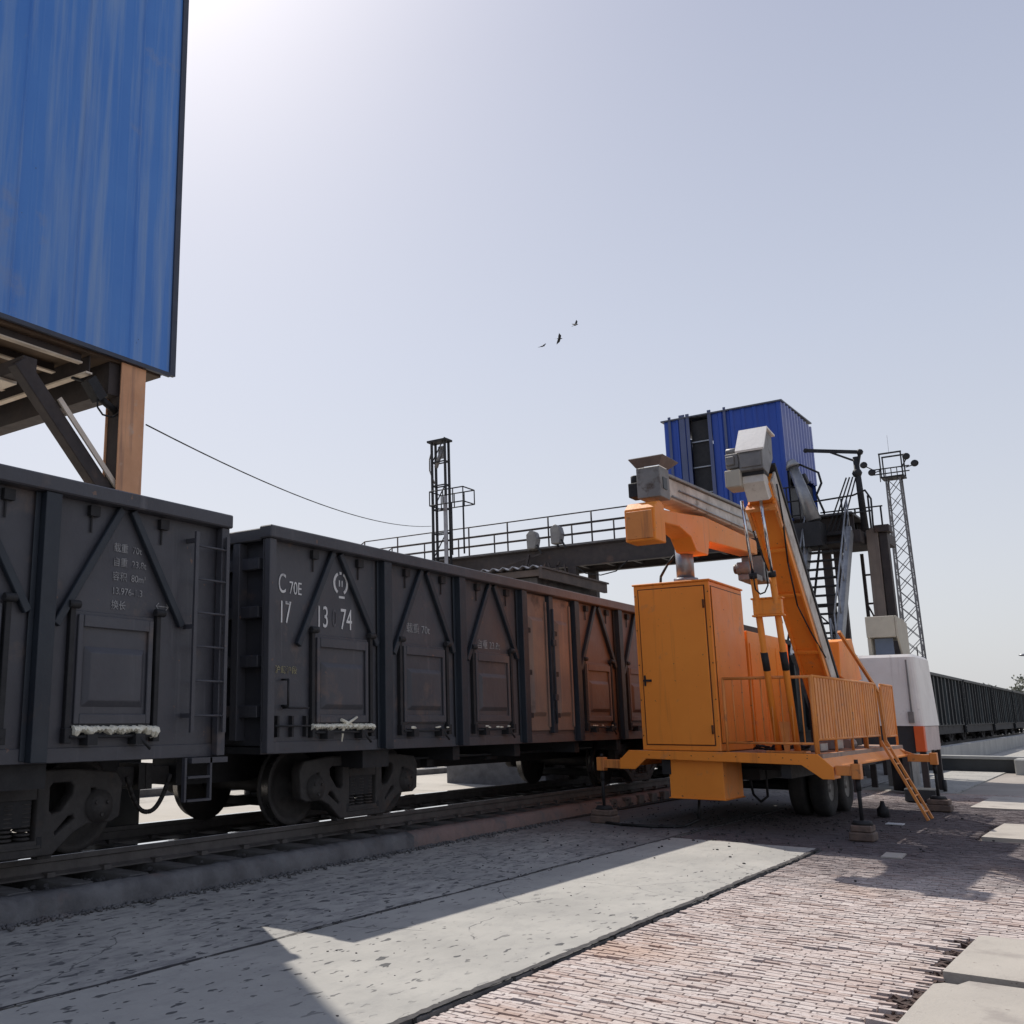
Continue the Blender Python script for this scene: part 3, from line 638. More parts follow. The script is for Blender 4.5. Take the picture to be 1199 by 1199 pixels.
        for s in (-1, 1):
            holes.append([P(s * .36, .74), P(s * .40, .70), P(s * .50, .72), P(s * .62, .86), P(s * .63, .94), P(s * .58, .98), P(s * .40, .98), P(s * .36, .94)])
            holes.append([P(s * .44, .52), P(s * .66, .66), P(s * .62, .71), P(s * .56, .70), P(s * .42, .57)])
            holes.append([P(s * .78, .84), P(s * .86, .84), P(s * .86, .92), P(s * .78, .92)])
        for xx in (-7.24, -9.28):
            sf = plate('side_frame', outer, holes, .10, 'cast', bo, xx, .015)
            if xx > -8:
                b = MB()
                for k in (-1, 0, 1):
                    yy = yc + k * .17
                    for t in range(9): b.lathe((xx - .02, yy, .52 + .034 * t), (0, 0, 1), [(0, .05), (.009, .073), (.018, .073), (.026, .05)], 12)
                obj('springs', b, 'cast', bo)
                b = MB(); b.box(xx - .07, xx + .06, yc - .25, yc + .25, .84, .93); b.box(xx + .052, xx + .075, yc - .30, yc + .30, .455, .48)
                for s in (-1, 1):
                    ya = yc + s * .875; b.lathe((xx - .04, ya, .75), (1, 0, 0), [(0, .14), (.13, .14), (.14, .11), (.15, .11), (.155, .0)], 16)
                    for t in range(3): an = t * 2.1 + .5; b.tube((xx + .10, ya + .07 * math.cos(an), .75 + .07 * math.sin(an)), (xx + .13, ya + .07 * math.cos(an), .75 + .07 * math.sin(an)), .018, n=6)
                    b.box(xx - .06, xx + .03, ya + -s * .50 - .07, ya - s * .50 + .07, .36, .50)
                obj('axle_box', b, 'cast', bo, .004)
    if txt: txt(root, xs, y0)
    return root

def arc_pts(cy, cz, r, a0, a1, n=20): return [(cy + r * math.cos(a0 + (a1 - a0) * i / n), cz + r * math.sin(a0 + (a1 - a0) * i / n)) for i in range(n + 1)]
def txt2(root, xs, y0):
    X = xs + .002
    text('lettering', 'C', .29, 7.49, 2.77, X, 'letter', root, .62); text('lettering', '70E', .19, 7.66, 2.77, X, 'letter', root, .72)
    text('lettering', '17', .33, 7.50, 2.46, X, 'letter', root, .60, 'LEFT'); text('lettering', '13', .33, 8.10, 2.46, X, 'letter', root, .66); text('lettering', '74', .33, 8.52, 2.46, X, 'letter', root, .66)
    text('lettering', '0', .27, 8.38, 2.48, X, mat('ghost_digit', (.12, .12, .13), None, 5, .7, stain=(.07, .07, .08), sa=.45, ss=10), root, .6)
    # railway emblem: broken ring on a short foot with a small mark inside
    b = MB()
    for a0, a1 in ((-1.05, 1.15), (1.45, 1.75), (2.05, 4.2)):
        p = arc_pts(8.53, 2.965, .115, a0, a1)
        for q, r in zip(p, p[1:]): b.bar((X + .003, q[0], q[1]), (X + .003, r[0], r[1]), .004, .032, up=(0, q[0] - 8.53, q[1] - 2.965))
    b.box(X, X + .004, 8.50, 8.60, 2.80, 2.825); b.box(X, X + .004, 8.50, 8.515, 2.93, 3.0); b.box(X, X + .004, 8.55, 8.562, 2.93, 3.0)
    obj('emblem', b, 'letter', root)
    text('lettering', '沪局沪段', .085, 7.46, 1.95, X, 'letter_yel', root, 1.)
    text('lettering', '载重 70t', .13, 9.80, 2.52, X, 'letter_dim', root, 1.1); text('lettering', '自重 23.8t', .13, 11.45, 2.42, X, 'letter_dim', root, 1.1)
def txt1(root, xs, y0):
    X = xs + .002
    for i, s in enumerate(('载重  70t', '自重  23.8t', '容积  80m³', '13.976-1.3', '换长')):
        text('lettering', s, .085, 5.36, 2.86 - i * .125 + .06, X, 'letter_dim', root, .95)
    text('lettering', '⟷', .10, 5.85, 2.45, X, 'letter_dim', root, 1)

Y2 = 7.26; PITCH = 13.06
make_wagon(Y2 - PITCH, 'nearest dark grey open wagon at the left edge, its end ladder and foam-sealed door showing', 'wag', (5,), txt1)
make_wagon(Y2, 'open wagon marked C70E 17 13 74, dark grey turning rusty towards its centre doors', 'wag_rust', (0,), txt2)
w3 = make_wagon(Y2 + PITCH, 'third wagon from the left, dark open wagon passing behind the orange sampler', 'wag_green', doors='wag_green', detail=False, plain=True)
ls = ['dark wagon standing behind the stair tower, fourth of the train', 'dark green-black wagon just emerging to the right of the white housing', 'dark ribbed wagon fully in view above the low concrete wall',
      'dark wagon nearing the right edge of the photo, seventh of the train', 'last visible dark wagon at the right edge of the photo']
for i, lb in enumerate(ls):
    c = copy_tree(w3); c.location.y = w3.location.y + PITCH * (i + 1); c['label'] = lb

# ------------------------------------------------------------------ blue clad loading tower
t = empty('loading_tower', (-12.4, 2.5, 0), 'huge streaky blue clad silo box on rusty orange posts above the train, upper left', 'building')
b = MB(); 
# slightly corrugated front sheet
yy = -6.0; ycr = []
while yy < 9.0: ycr.append(yy); yy += .19
ycr.append(9.02)
pr = []
for i, q in enumerate(ycr):
    d = .022 if i % 5 == 0 else .003
    pr += [(-10.30, q, 0), (-10.30 + d, q + .02, 0), (-10.30 + d, q + .035, 0), (-10.30, q + .05, 0)] if q < 8.9 else [(-10.30, q, 0)]
vs = [(p[0], p[1], 6.36) for p in pr] + [(p[0], p[1], 18) for p in pr]; n = len(pr)
b.add(vs, [(i, i + 1, n + i + 1, n + i) for i in range(n - 1)])
b.box(-14.6, -10.32, -6, 9.0, 17.9, 18); b.box(-14.6, -14.55, -6, 9.0, 6.36, 17.9); b.box(-14.55, -10.32, 8.95, 9.0, 6.36, 17.9); b.box(-14.55, -10.32, -6, -5.95, 6.36, 17.9)
obj('cladding', b, 'blue', t)
b = MB(); b.box(-10.335, -10.27, 9.0, 9.10, 6.33, 18.02); b.box(-10.31, -10.26, -6, 9.0, 6.30, 6.358); obj('corner_trim', b, 'blue_trim', t)
b = MB(); b.box(-14.5, -10.36, -5.9, 8.9, 6.28, 6.34); obj('floor_plate', b, 'under', t)
for i in range(6):
    xx = -10.50 - .60 * i; b = MB(); b.box(xx - .012, xx + .012, -5.8, 7.62, 6.171, 6.275); jo = obj('joist', b, 'beam', t); b = MB(); b.box(xx - .045, xx + .045, -5.8, 7.62, 6.15, 6.17); obj('flange', b, 'joist', jo)
b = MB(); b.box(-14.4, -10.42, 7.66, 7.76, 6.02, 6.045); fb = obj('flange_beam', b, 'joist', t); b = MB(); b.box(-14.4, -10.42, 7.70, 7.72, 6.047, 6.27); obj('web', b, 'beam', fb)
b = MB(); b.box(-10.72, -10.68, 7.64, 7.80, 5.99, 6.018); obj('strap', b, 'dark', t)
b = MB(); b.box(-14.4, -10.40, 8.02, 8.30, 5.82, 6.27); b.box(-14.4, -10.42, 6.7, 6.9, 5.80, 5.98); obj('cross_beam', b, 'beam', t)
b = MB(); b.box(-14.4, -10.9, 6.66, 6.94, 5.76, 5.797); obj('beam_flange', b, 'joist', t)
for (ya, yb, xx) in ((8.17, 8.60, -10.33), (-4.2, -3.8, -10.33), (8.17, 8.60, -14.2), (-4.2, -3.8, -14.2)):
    b = MB(); b.box(xx - .28, xx - .012, ya + .03, yb - .03, -.05, 6.26 if xx < -12 else 6.30); p = obj('post', b, 'beam', t, .004)
    b = MB(); b.box(xx - .011, xx + .01, ya, yb, -.05, 6.295); b.box(xx - .30, xx - .281, ya, yb, -.05, 6.26); obj('flange', b, 'tan', p, .003); b = MB(); b.box(xx - .42, xx + .12, ya - .12, yb + .12, -.06, 1.5); obj('plinth', b, 'rib', p, .02)
b = MB(); b.bar((-10.50, 6.66, 5.90), (-10.50, 8.30, 4.26), .18, .21); obj('brace', b, 'beam', t, .01)
b = MB(); b.bar((-10.385, 7.24, 5.54), (-10.385, 8.30, 4.48), .03, .07); obj('brace_flange', b, 'joist', t)
b = MB(); b.bar((-10.45, 7.72, 5.95), (-10.45, 7.93, 5.72), .16, .16); b.tube((-10.45, 7.9, 5.75), (-10.45, 8.2, 5.62), .05); b.path([(-10.4, 7.85, 5.7), (-10.4, 7.86, 5.58), (-10.4, 7.95, 5.5), (-10.4, 8.1, 5.5), (-10.4, 8.2, 5.56)], .013, 6)
obj('lamp_bracket', b, 'dark', t)
# overhead cable from the post to the signal mast
b = MB(); A = Vector((-10.3, 8.62, 5.5)); B = Vector((-18.87, 29, 8.2)); pts = []
for i in range(25):
    u = i / 24; p = A.lerp(B, u); p.z -= .42 * 4 * u * (1 - u); pts.append(p)
b.path(pts, .0105, 6); solo('overhead_cable', b, 'black', 'thin black cable sagging from the tan post to the lattice mast', 'cable')

# ------------------------------------------------------------------ walkway bridge over the track (kept as a plane at Y=29)
def G(x, z, y=29.): return (x * .90625, y, 1.5 + (z - 1.5) * .90625)
GY = 29.
t = empty('walkway_bridge', (-13, GY, 0), 'long steel footbridge with pipe railings crossing above the train', 'footbridge')
b = MB(); xl, xr = -24 * .906, -5.3; zb_, zt_ = G(0, 6.72)[2], G(0, 7.45)[2]
def gird(b, y):
    b.box(xl, xr, y - .02, y + .02, zb_ + .03, zt_ - .03); b.box(xl, xr, y - .1, y + .1, zb_, zb_ + .028); b.box(xl, xr, y - .1, y + .1, zt_ - .028, zt_)
gird(b, GY); obj('girder', b, 'beam', t); b = MB(); gird(b, GY + 1.5); obj('girder', b, 'beam', t)
b = MB(); b.box(xl, xr, GY - .18, GY + 1.68, zt_ + .003, zt_ + .06); 
for k in range(18): b.box(xl + .9 * k, xl + .9 * k + .08, GY + .03, GY + 1.47, zb_ + .12, zb_ + .26)
obj('deck', b, mat('bridge_deck', (.16, .15, .15), (.09, .085, .085), 2, .8), t)
for y in (GY - .14, GY + 1.62):
    b = MB()
    for z in (.32, .64, .98): b.tube((xl, y, zt_ + .06 + z), (-8.0 if y > GY else -11.3, y, zt_ + .06 + z), .022, n=6)
    x = xl
    while x < -9.2: b.tube((x, y, zt_ + .06), (x, y, zt_ + 1.04), .026, n=6); x += 1.5
    b.tube((xl, y, zt_ + 1.04), (xl - .25, y, zt_ + .9), .022, n=6); b.tube((xl - .25, y, zt_ + .9), (xl - .25, y, zt_ + .06), .022, n=6)
    obj('railing', b, 'beam', t)
for xx in (-13.5, -21.0):
    b = MB()
    for y in (GY, GY + 1.5): b.box(xx - .14, xx + .14, y - .12, y + .12, -.05, zb_ - .003)
    for z in (1.5, 3.2, 4.9): b.box(xx - .05, xx + .05, GY + .12, GY + 1.38, z, z + .1)
    b.bar((xx, GY + .1, 1.6), (xx, GY + 1.4, 3.2), .06); b.bar((xx, GY + 1.4, 3.3), (xx, GY + .1, 4.9), .06)
    obj('support_frame', b, 'beam', t)
b = MB(); rr = random.Random(3)   # tangle of brackets and pipes by the left support
for k in range(14):
    p = Vector((-14.7 + rr.uniform(-.8, 1.1), GY - .3, zb_ - rr.uniform(-.2, .1))); b.bar(p, p + Vector((rr.uniform(-.45, .45), 0, -rr.uniform(.5, 1.1))), .05)
b.bar((-16.2, GY - .25, zb_ + .15), (-14.4, GY - .25, zb_ + .5), .06); b.bar((-14.9, GY - .3, zb_ + .5), (-15.3, GY - .3, zb_ - 1.0), .07)
obj('bracket', b, 'beam', t)
b = MB(); b.path([(-13.3, GY - .2, zb_ - .05), (-13.0, GY - .2, zb_ - .28), (-12.5, GY - .2, zb_ - .38), (-12.0, GY - .2, zb_ - .3), (-11.6, GY - .2, zb_)], .018, 6); obj('hanging_cable', b, 'black', t)
for (x, z, lb) in ((-16.3, 8.0, 'grey wrapped floodlight on the footbridge, left of the pair'), (-15.35, 8.1, 'grey wrapped floodlight with a hood on the footbridge, right of the pair')):
    p = Vector(G(x, z, GY - .35)); f = empty('floodlight', (p.x, p.y, zt_ + .06), lb, 'floodlight', 'floodlights on the footbridge')
    b = MB(); p.z -= .18; b.prism([(p.x - .17, p.y, p.z - .32), (p.x + .13, p.y, p.z - .32), (p.x + .20, p.y, p.z), (p.x + .14, p.y, p.z + .24), (p.x - .03, p.y, p.z + .33), (p.x - .19, p.y, p.z + .19)], (0, .3, 0)); obj('lamp_body', b, 'grey', f, .03)
    b = MB(); b.tube((p.x, p.y + .15, zt_), (p.x, p.y + .15, p.z - .3), .04); b.bar((p.x + .2, p.y, p.z - .2), (p.x + .35, p.y, p.z - .5), .05); obj('stand', b, 'dark', f)

# signal/lamp mast on the bridge's left end with caged platform
f = empty('lattice_mast', (-18.0, GY - .3, zt_), 'dark lattice mast with a small caged platform rising from the footbridge', 'mast')
b = MB(); x0, x1 = -18.30, -17.76; ya, yb = GY - .75, GY - .5; ztp = G(0, 12.0)[2]
for x in (x0, x1):
    for y in (ya, yb): b.box(x - .035, x + .035, y - .035, y + .035, zt_ - 2, ztp)
z = zt_; k = 0
while z < ztp - .3:
    for y in (ya, yb): b.bar((x0, y, z), (x1, y, z), .04)
    for x in (x0, x1): b.bar((x, ya, z), (x, yb, z), .04)
    if k % 2 == 0: b.bar((x0, ya, z), (x1, ya, z + .85), .03)
    z += .85; k += 1
b.box(x0 - .14, x1 + .1, ya - .1, yb + .1, ztp, ztp + .07); obj('frame', b, 'dark', f)
b = MB(); b.box(x0 + .2, x0 + .5, ya + .1, yb - .1, ztp - .6, ztp - .15); b.tube((x0 + .1, ya + .1, ztp - .9), (x0 + .35, ya + .1, ztp - .3), .07); b.path([(x0, ya, ztp - .3), (x0 - .1, ya, ztp - .6), (x0 - .1, ya, ztp - 1.0), (x0 + .1, ya, ztp - 1.5)], .025, 6)
obj('equipment', b, 'grey', f)
b = MB(); p1 = -16.95; zp = G(0, 9.45)[2]
for z in (zp, zp + .5):
    for y in (ya - .2, yb + .3): b.tube((x0, y, z), (p1, y, z), .022, n=6)
    for x in (x0, p1): b.tube((x, ya - .2, z), (x, yb + .3, z), .022, n=6)
for x in (x0, x1, (x1 + p1) / 2, p1):
    for y in (ya - .2, yb + .3): b.tube((x, y, zp), (x, y, zp + .5), .02, n=6)
b.tube((p1, ya - .2, zp), (p1, ya - .2, zt_), .03, n=6); b.tube((x1 + .35, ya - .2, zp), (x1 + .35, ya - .2, zt_), .025, n=6); obj('platform_cage', b, 'dark', f)
b = MB(); b.box(x1 - .06, x1 + .08, ya - .08, ya - .06, zt_ - .3, zp + .3); obj('sign_board', b, 'pink', f)

# corrugated tin roof of a low building just behind the train
t = empty('tin_roofed_shed', (-12.6, 22.0, 0), 'low shed with a rusty corrugated tin roof peeping over the open wagon', 'shed')
b = MB(); n = 60; xa, xb = -13.2, -10.1; ya, yb = 20.0, 23.4
vs = []
for i in range(n + 1):
    u = i / n; x = xa + (xb - xa) * u; dz = .035 * math.sin(u * math.pi * 24) - .05 * u; vs += [(x, ya, 4.92 + dz), (x, yb, 4.86 + dz)]
b.add(vs, [(2 * i, 2 * i + 1, 2 * i + 3, 2 * i + 2) for i in range(n)])
o = obj('roof', b, 'pink', t); md = o.modifiers.new('s', 'SOLIDIFY'); md.thickness = .02
b = MB(); b.box(xb - .03, xb + .05, ya - .05, yb + .1, 4.58, 4.84); b.box(xb + .052, xb + .09, ya - .06, yb + .14, 4.80, 4.84); b.box(xa, xb - .04, ya + .1, ya + .2, 4.66, 4.80); obj('fascia', b, mat('rusty_fascia', (.15, .115, .095), (.10, .08, .07), 3, .8), t)
b = MB(); b.box(-12.9, -10.35, 20.3, 23.1, -.05, 4.65); obj('wall', b, 'kerb', t)

# ------------------------------------------------------------------ blue sheet shed on the bridge
t = empty('blue_shed', (-9, GY, zt_), 'bright blue corrugated sheet cabin on the footbridge behind the conveyors', 'shed')
sx0, sx1 = -11.15 * .906, -7.47 * .906; z0, z1 = zt_ - .02, G(0, 11.2)[2]; sy0, sy1 = GY - .4, GY + 2.9
def corr(b, p, q, za, zbb, out, step=.2, d=.03):
    p = Vector(p); q = Vector(q); L_ = (q - p).length; dr = (q - p) / L_; out = Vector(out); n = int(L_ / step); pts = []
    for i in range(n):
        a = p + dr * (i * L_ / n); s_ = L_ / n; pts += [a, a + dr * s_ * .55, a + dr * s_ * .65 + out * d, a + dr * s_ * .9 + out * d]
    pts.append(q); m = len(pts)
    b.add([(v.x, v.y, za) for v in pts] + [(v.x, v.y, zbb) for v in pts], [(i, i + 1, m + i + 1, m + i) for i in range(m - 1)])
wx0, wx1 = -10.32 * .906, -9.72 * .906
b = MB(); corr(b, (sx0, sy0, 0), (wx0 - .1, sy0, 0), z0, z1, (0, -1, 0)); corr(b, (wx1 + .1, sy0, 0), (sx1, sy0, 0), z0, z1, (0, -1, 0), .28, .03); corr(b, (sx0, sy1, 0), (sx0, sy0, 0), z0, z1, (-1, 0, 0)); corr(b, (sx1, sy1, 0), (sx0, sy1, 0), z0, z1, (0, 1, 0)); b.box(sx0, sx1, sy0 + .05, sy1, z0, z0 + .05); obj('wall', b, 'blue2', t)
b = MB(); corr(b, (sx1, sy0, 0), (sx1, sy1, 0), z0 + 1.55, z1, (1, 0, 0), .3, .05); obj('side_wall', b, 'blue2w', t, label='paler corrugated side wall')
for (a, c) in ((sx0 + .12, sx0 + .2), (sx0 + .45, sx0 + .62), (wx0 - .1, wx0), (wx1, wx1 + .1), (sx0 + 1.75, sx0 + 1.82)):
    b = MB(); b.box(a, c, sy0 - .06, sy0 - .035, z0, z1 + .12); obj('pilaster', b, 'blue2pale', t)
b = MB(); b.box(wx0, wx1, sy0 + .1, sy0 + .12, z0, z1 - .1); wo_ = obj('louvre_opening', b, 'dark', t)
b = MB()
for k in range(5): b.box(wx0, wx1, sy0 + .03, sy0 + .06, z0 + .3 + .78 * k, z0 + .335 + .78 * k)
obj('bar', b, 'galv', wo_)
b = MB(); b.prism([(sx0 - .10, sy0 - .08, z1 + .0), (sx1 + .05, sy0 - .08, z1 + .0), (sx1 + .05, sy1 + .05, z1 + .12), (sx0 - .10, sy1 + .05, z1 + .12)], (0, 0, .04)); False and b.prism([(sx0 - .12, sy0 - .15, z1 - .02), (sx1 + .08, sy0 - .15, z1 - .02), (sx1 + .08, sy0 - .11, z1 - .02), (sx0 - .12, sy0 - .11, z1 - .02)], (0, 0, .016)); obj('roof', b, mat('shed_roof', (.10, .11, .14), None, 2, .5), t)
b = MB(); b.box(sx1 - .5, sx1 - .1, sy0 + .6, sy1, z0, z0 + 1.5); b.tube((sx1 - .1, sy0 + .9, z0 + 1.2), (sx1 + .3, sy0 + .9, z0 + 1.3), .16); obj('drive_unit', b, 'dark', t)

# ------------------------------------------------------------------ stair tower at the right end of the bridge
t = empty('stair_tower', (-5.6, GY, 0), 'dark steel tower with silver stair flights right of the blue cabin', 'tower')
for (x, w_) in ((-6.16, .2), (-5.87, .2)):
    b = MB(); b.bar((x, GY + .5, -.05), (x, GY + .5, 6.1), w_, .2, up=(0, 1, 0)); obj('column', b, 'beam', t)
b = MB(); b.bar((-4.97, GY + .3, -.05), (-4.93, GY + .3, 6.5), .28, .28, up=(0, 1, 0)); obj('column', b, 'brown', t, .01)
b = MB(); b.bar((-4.68, GY + .35, -.05), (-4.68, GY + .35, 6.35), .20, .26, up=(0, 1, 0)); b.box(-4.85, -4.5, GY + .1, GY + .6, 6.36, 6.55); obj('column', b, 'beam', t, .01)
b = MB(); b.box(-6.3, -5.12, GY - .3, GY + 1.5, 6.08, 6.42); b.box(-5.12, -4.6, GY + .6, GY + 1.5, 6.1, 6.4); obj('platform', b, 'beam', t, .01)
b = MB(); b.path([(-6.35, GY - .3, 7.3), (-5.2, GY - .3, 7.35), (-4.9, GY - .3, 7.45), (-4.78, GY - .3, 7.2), (-4.8, GY - .3, 6.42)], .025, 6); b.tube((-6.35, GY - .3, 6.85), (-4.8, GY - .3, 6.88), .022, n=6); b.tube((-6.4, GY + 1.4, 7.3), (-4.8, GY + 1.4, 7.3), .022, n=6)
for x in (-6.3, -5.5, -4.85): b.tube((x, GY - .3, 6.42), (x, GY - .3, 7.3), .025, n=6); b.tube((x, GY + 1.4, 6.42), (x, GY + 1.4, 7.3), .025, n=6)
for i in range(4): b.bar((-5.95 + .12 * i, GY - .2, 6.42), (-5.35 + .08 * i, GY - .1, 7.9), .035)
obj('railing', b, 'dark', t)
# two stair flights seen from the front
ys = GY - 1.3
def flight(x0, x1, z0, z1, y0, y1, n):
    r_ = MB()
    for k in range(n):
        u = k / (n - 1); z = z0 + (z1 - z0) * u; y = y0 + (y1 - y0) * u; r_.box(x0, x1, y - .12, y + .12, z, z + .035)
    o = obj('treads', r_, 'dark', t)
    s_ = MB()
    for x in (x0, x1): s_.bar((x, y0, z0 - .1), (x, y1, z1 + .1), .13, .3, up=(0, 0, 1))
    obj('stringer', s_, 'galv', t)
    h = MB()
    for x in (x0, x1):
        h.tube((x, y0, z0 + .95), (x, y1, z1 + .95), .022, n=6); h.tube((x, y0, z0 + .5), (x, y1, z1 + .5), .018, n=6)
        for k in range(5): u = k / 4; h.tube((x, y0 + (y1 - y0) * u, z0 + (z1 - z0) * u), (x, y0 + (y1 - y0) * u, z0 + (z1 - z0) * u + .95), .018, n=6)
    obj('handrail', h, 'galv', t)
flight(-6.35, -5.35, 3.0, 6.3, ys - 1.9, ys + .9, 14)
flight(-6.35, -5.5, .2, 2.9, ys + 1.0, ys - 1.7, 12)
b = MB()
for (x0, x1) in ((-6.9, -6.1), (-5.45, -5.1)):
    for z in (1.0, 1.9, 2.8, 3.7, 4.6, 5.4): b.bar((x0, GY + 1.4, z), (x1, GY + 1.4, z), .05)
    b.bar((x0, GY + 1.4, 1.0), (x1, GY + 1.4, 1.9), .04); b.bar((x0, GY + 1.4, 2.8), (x1, GY + 1.4, 1.9), .04); b.bar((x0, GY + 1.4, 2.8), (x1, GY + 1.4, 3.7), .04); b.bar((x1, GY + 1.4, 3.7), (x0, GY + 1.4, 4.6), .04)
    for x in (x0, x1): b.box(x - .04, x + .04, GY + 1.36, GY + 1.44, 0, 6.0)
obj('cross_bracing', b, 'beam', t)
# machinery and big pale pipe beside the shed
t = empty('discharge_chute', (-6.4, GY - .6, 6), 'pale chute pipe sloping down between the blue cabin and the stair tower', 'chute')
b = MB(); p = Vector(G(-7.15, 8.9, GY - .9)); q = Vector(G(-6.72, 7.2, GY - .9)); b.tube(p, q, .12, .19, 14); b.tube(p + Vector((0, 0, .0)), p + Vector((-.06, 0, .2)), .2, .1, 14); obj('pipe', b, 'galv', t)
b = MB(); p = Vector(G(-6.75, 7.2, GY - .9)); b.box(p.x - .5, p.x + .2, p.y - .2, p.y + .5, p.z - .7, p.z - .05); b.tube((p.x - .7, p.y, p.z - .3), (p.x - .3, p.y, p.z - .3), .2); b.path([(p.x - .2, p.y, p.z + 1.6), (p.x + .25, p.y, p.z + 1.3), (p.x + .3, p.y, p.z + 1.0), (p.x + .15, p.y, p.z + .7), (p.x + .3, p.y, p.z + .2)], .03, 6)
b.bar((p.x - .3, p.y, p.z - .7), (p.x - .9, p.y - .1, p.z - 3.2), .05); b.bar((p.x + .1, p.y, p.z - .7), (p.x - .35, p.y - .1, p.z - 3.2), .05)
obj('gearbox', b, 'dark', t)
b = MB()
for k in range(3): b.tube((p.x - 1.2, p.y, p.z + .2 + .4 * k), (p.x - .3, p.y, p.z + .2 + .4 * k), .02, n=6)
for k in range(4): b.tube((p.x - 1.2 + .3 * k, p.y, p.z - .2), (p.x - 1.2 + .3 * k, p.y, p.z + 1.0), .02, n=6)
obj('guard_rail', b, 'dark', t)
# jib crane
t = empty('jib_crane', (-5.1, GY - .2, 6.42), 'small black jib crane on top of the stair tower, arm pointing left', 'crane')
b = MB(); p = Vector(G(-5.66, 7.0, GY - .1)); q = Vector(G(-5.60, 9.15, GY - .1)); b.tube((q.x + .05, q.y, 6.42), q, .09, .07); obj('mast', b, 'dark', t)
b = MB(); e = Vector(G(-6.95, 9.58, GY - .1)); s_ = q + Vector((.12, 0, .12)); b.bar(s_, e, .08, .09); b.bar(q + Vector((0, 0, -.12)), e.lerp(s_, .4), .05); b.bar(s_, q + Vector((.02, 0, -.3)), .07); b.ball(e, .07, 8); b.ball(s_, .09, 8); b.ball(q - Vector((0, 0, .45)), .13, 8); obj('arm', b, 'dark', t)

# tall floodlight mast far behind
t = empty('light_mast', (-9.8, 75, 0), 'tall slim lattice floodlight mast standing behind the stair tower', 'mast')
b = MB(); H_ = 17.6; w0, w1 = .58, .42; c0 = Vector((-10.95, 75, 0)); 
def cor(z): 
    w_ = w0 + (w1 - w0) * z / H_; return [Vector((c0.x + sx * w_, c0.y + sy * w_, z)) for sx, sy in ((-1, -1), (1, -1), (1, 1), (-1, 1))]
z = 0
while z < H_ - .1:
    z2 = min(z + 1.1, H_); a = cor(z); c = cor(z2)
    for i in range(4):
        j = (i + 1) % 4; b.bar(a[i], c[i], .10); b.bar(a[i], c[j], .042); b.bar(a[j], c[i], .042)
    z = z2
obj('lattice', b, mat('mast_steel', (.16, .16, .17), None, 2, .6), t)
b = MB(); b.box(c0.x - .7, c0.x + .7, 74.4, 75.6, H_, H_ + .1)
for x in (-.65, .65):
    for yy in (74.4, 75.5): b.bar((c0.x + x, yy, H_), (c0.x + x, yy, H_ + 1.7), .08)
for yy in (74.4, 75.5): b.bar((c0.x - .7, yy, H_ + 1.7), (c0.x + .7, yy, H_ + 1.7), .1)
for hh_ in (.25, .6): b.bar((c0.x - 1.1, 74.2, H_ + hh_), (c0.x + 1.1, 74.2, H_ + hh_), .07)
for k in range(5): b.bar((c0.x - .7 + .35 * k, 74.2, H_ - .3), (c0.x - .7 + .35 * k, 74.2, H_ + .6), .05)
b.tube((c0.x, 74.2, H_ + 1.7), (c0.x, 74.2, H_ + 2.9), .008); obj('platform', b, 'dark', t)
for (dx, dz) in ((-1.55, .95), (1.05, 1.15), (1.5, .6), (-1.1, .35)):
    b = MB(); b.lathe((c0.x + dx, 73.9, H_ + dz), (0, 1, 0), [(-.12, 0), (-.12, .24), (.25, .13), (.25, 0)], 12); b.bar((c0.x + dx, 74.1, H_ + dz), (c0.x + dx * .6, 74.2, H_ + .5), .06); obj('lamp_head', b, 'dark', t)

# ------------------------------------------------------------------ orange sampling trailer
t = empty('sampling_trailer', (-4.5, 16.5, 0), 'orange trailer-mounted coal sampler with tall cabinet, slat railings and jacks', 'machine')
FY = 14.0
b = MB(); b.box(-5.75, -3.22, FY + .03, 19.7, .95, 1.04); deck = obj('deck', b, mat('deck_plate', (.34, .20, .13), (.25, .17, .13), 3, .55, stain=(.16, .13, .12), sa=.52, ss=5, bump=.3, bs=30), t)
b = MB(); b.prism([(-5.95, FY, .90), (-5.80, FY, 1.045), (-3.28, FY, 1.045), (-3.10, FY, .88), (-3.10, FY, .73), (-3.24, FY, .73), (-3.48, FY, .90), (-5.55, FY, .93), (-5.72, FY, .78), (-5.95, FY, .78)], (0, .028, 0)); obj('front_beam', b, 'ora', t, .006)
b = MB(); b.prism([(-3.285, FY + .03, 1.047), (-3.11, FY + .03, .885), (-3.11, FY + .03, .86), (-3.30, FY + .03, .92)], (0, 5.6, 0)); b.box(-3.16, -3.12, FY + .03, FY + .45, .73, .855); b.box(-5.95, -5.78, FY + .03, 19.6, .82, .93); obj('side_skirt', b, 'ora', t, .004)
b = MB()
for x in (-5.3, -3.7): b.box(x - .06, x + .06, FY + .1, 19.5, .72, .945)
for y in (15.4, 16.8, 18.2): b.box(-5.23, -3.77, y - .05, y + .05, .76, .9)
obj('chassis', b, 'dark', t)
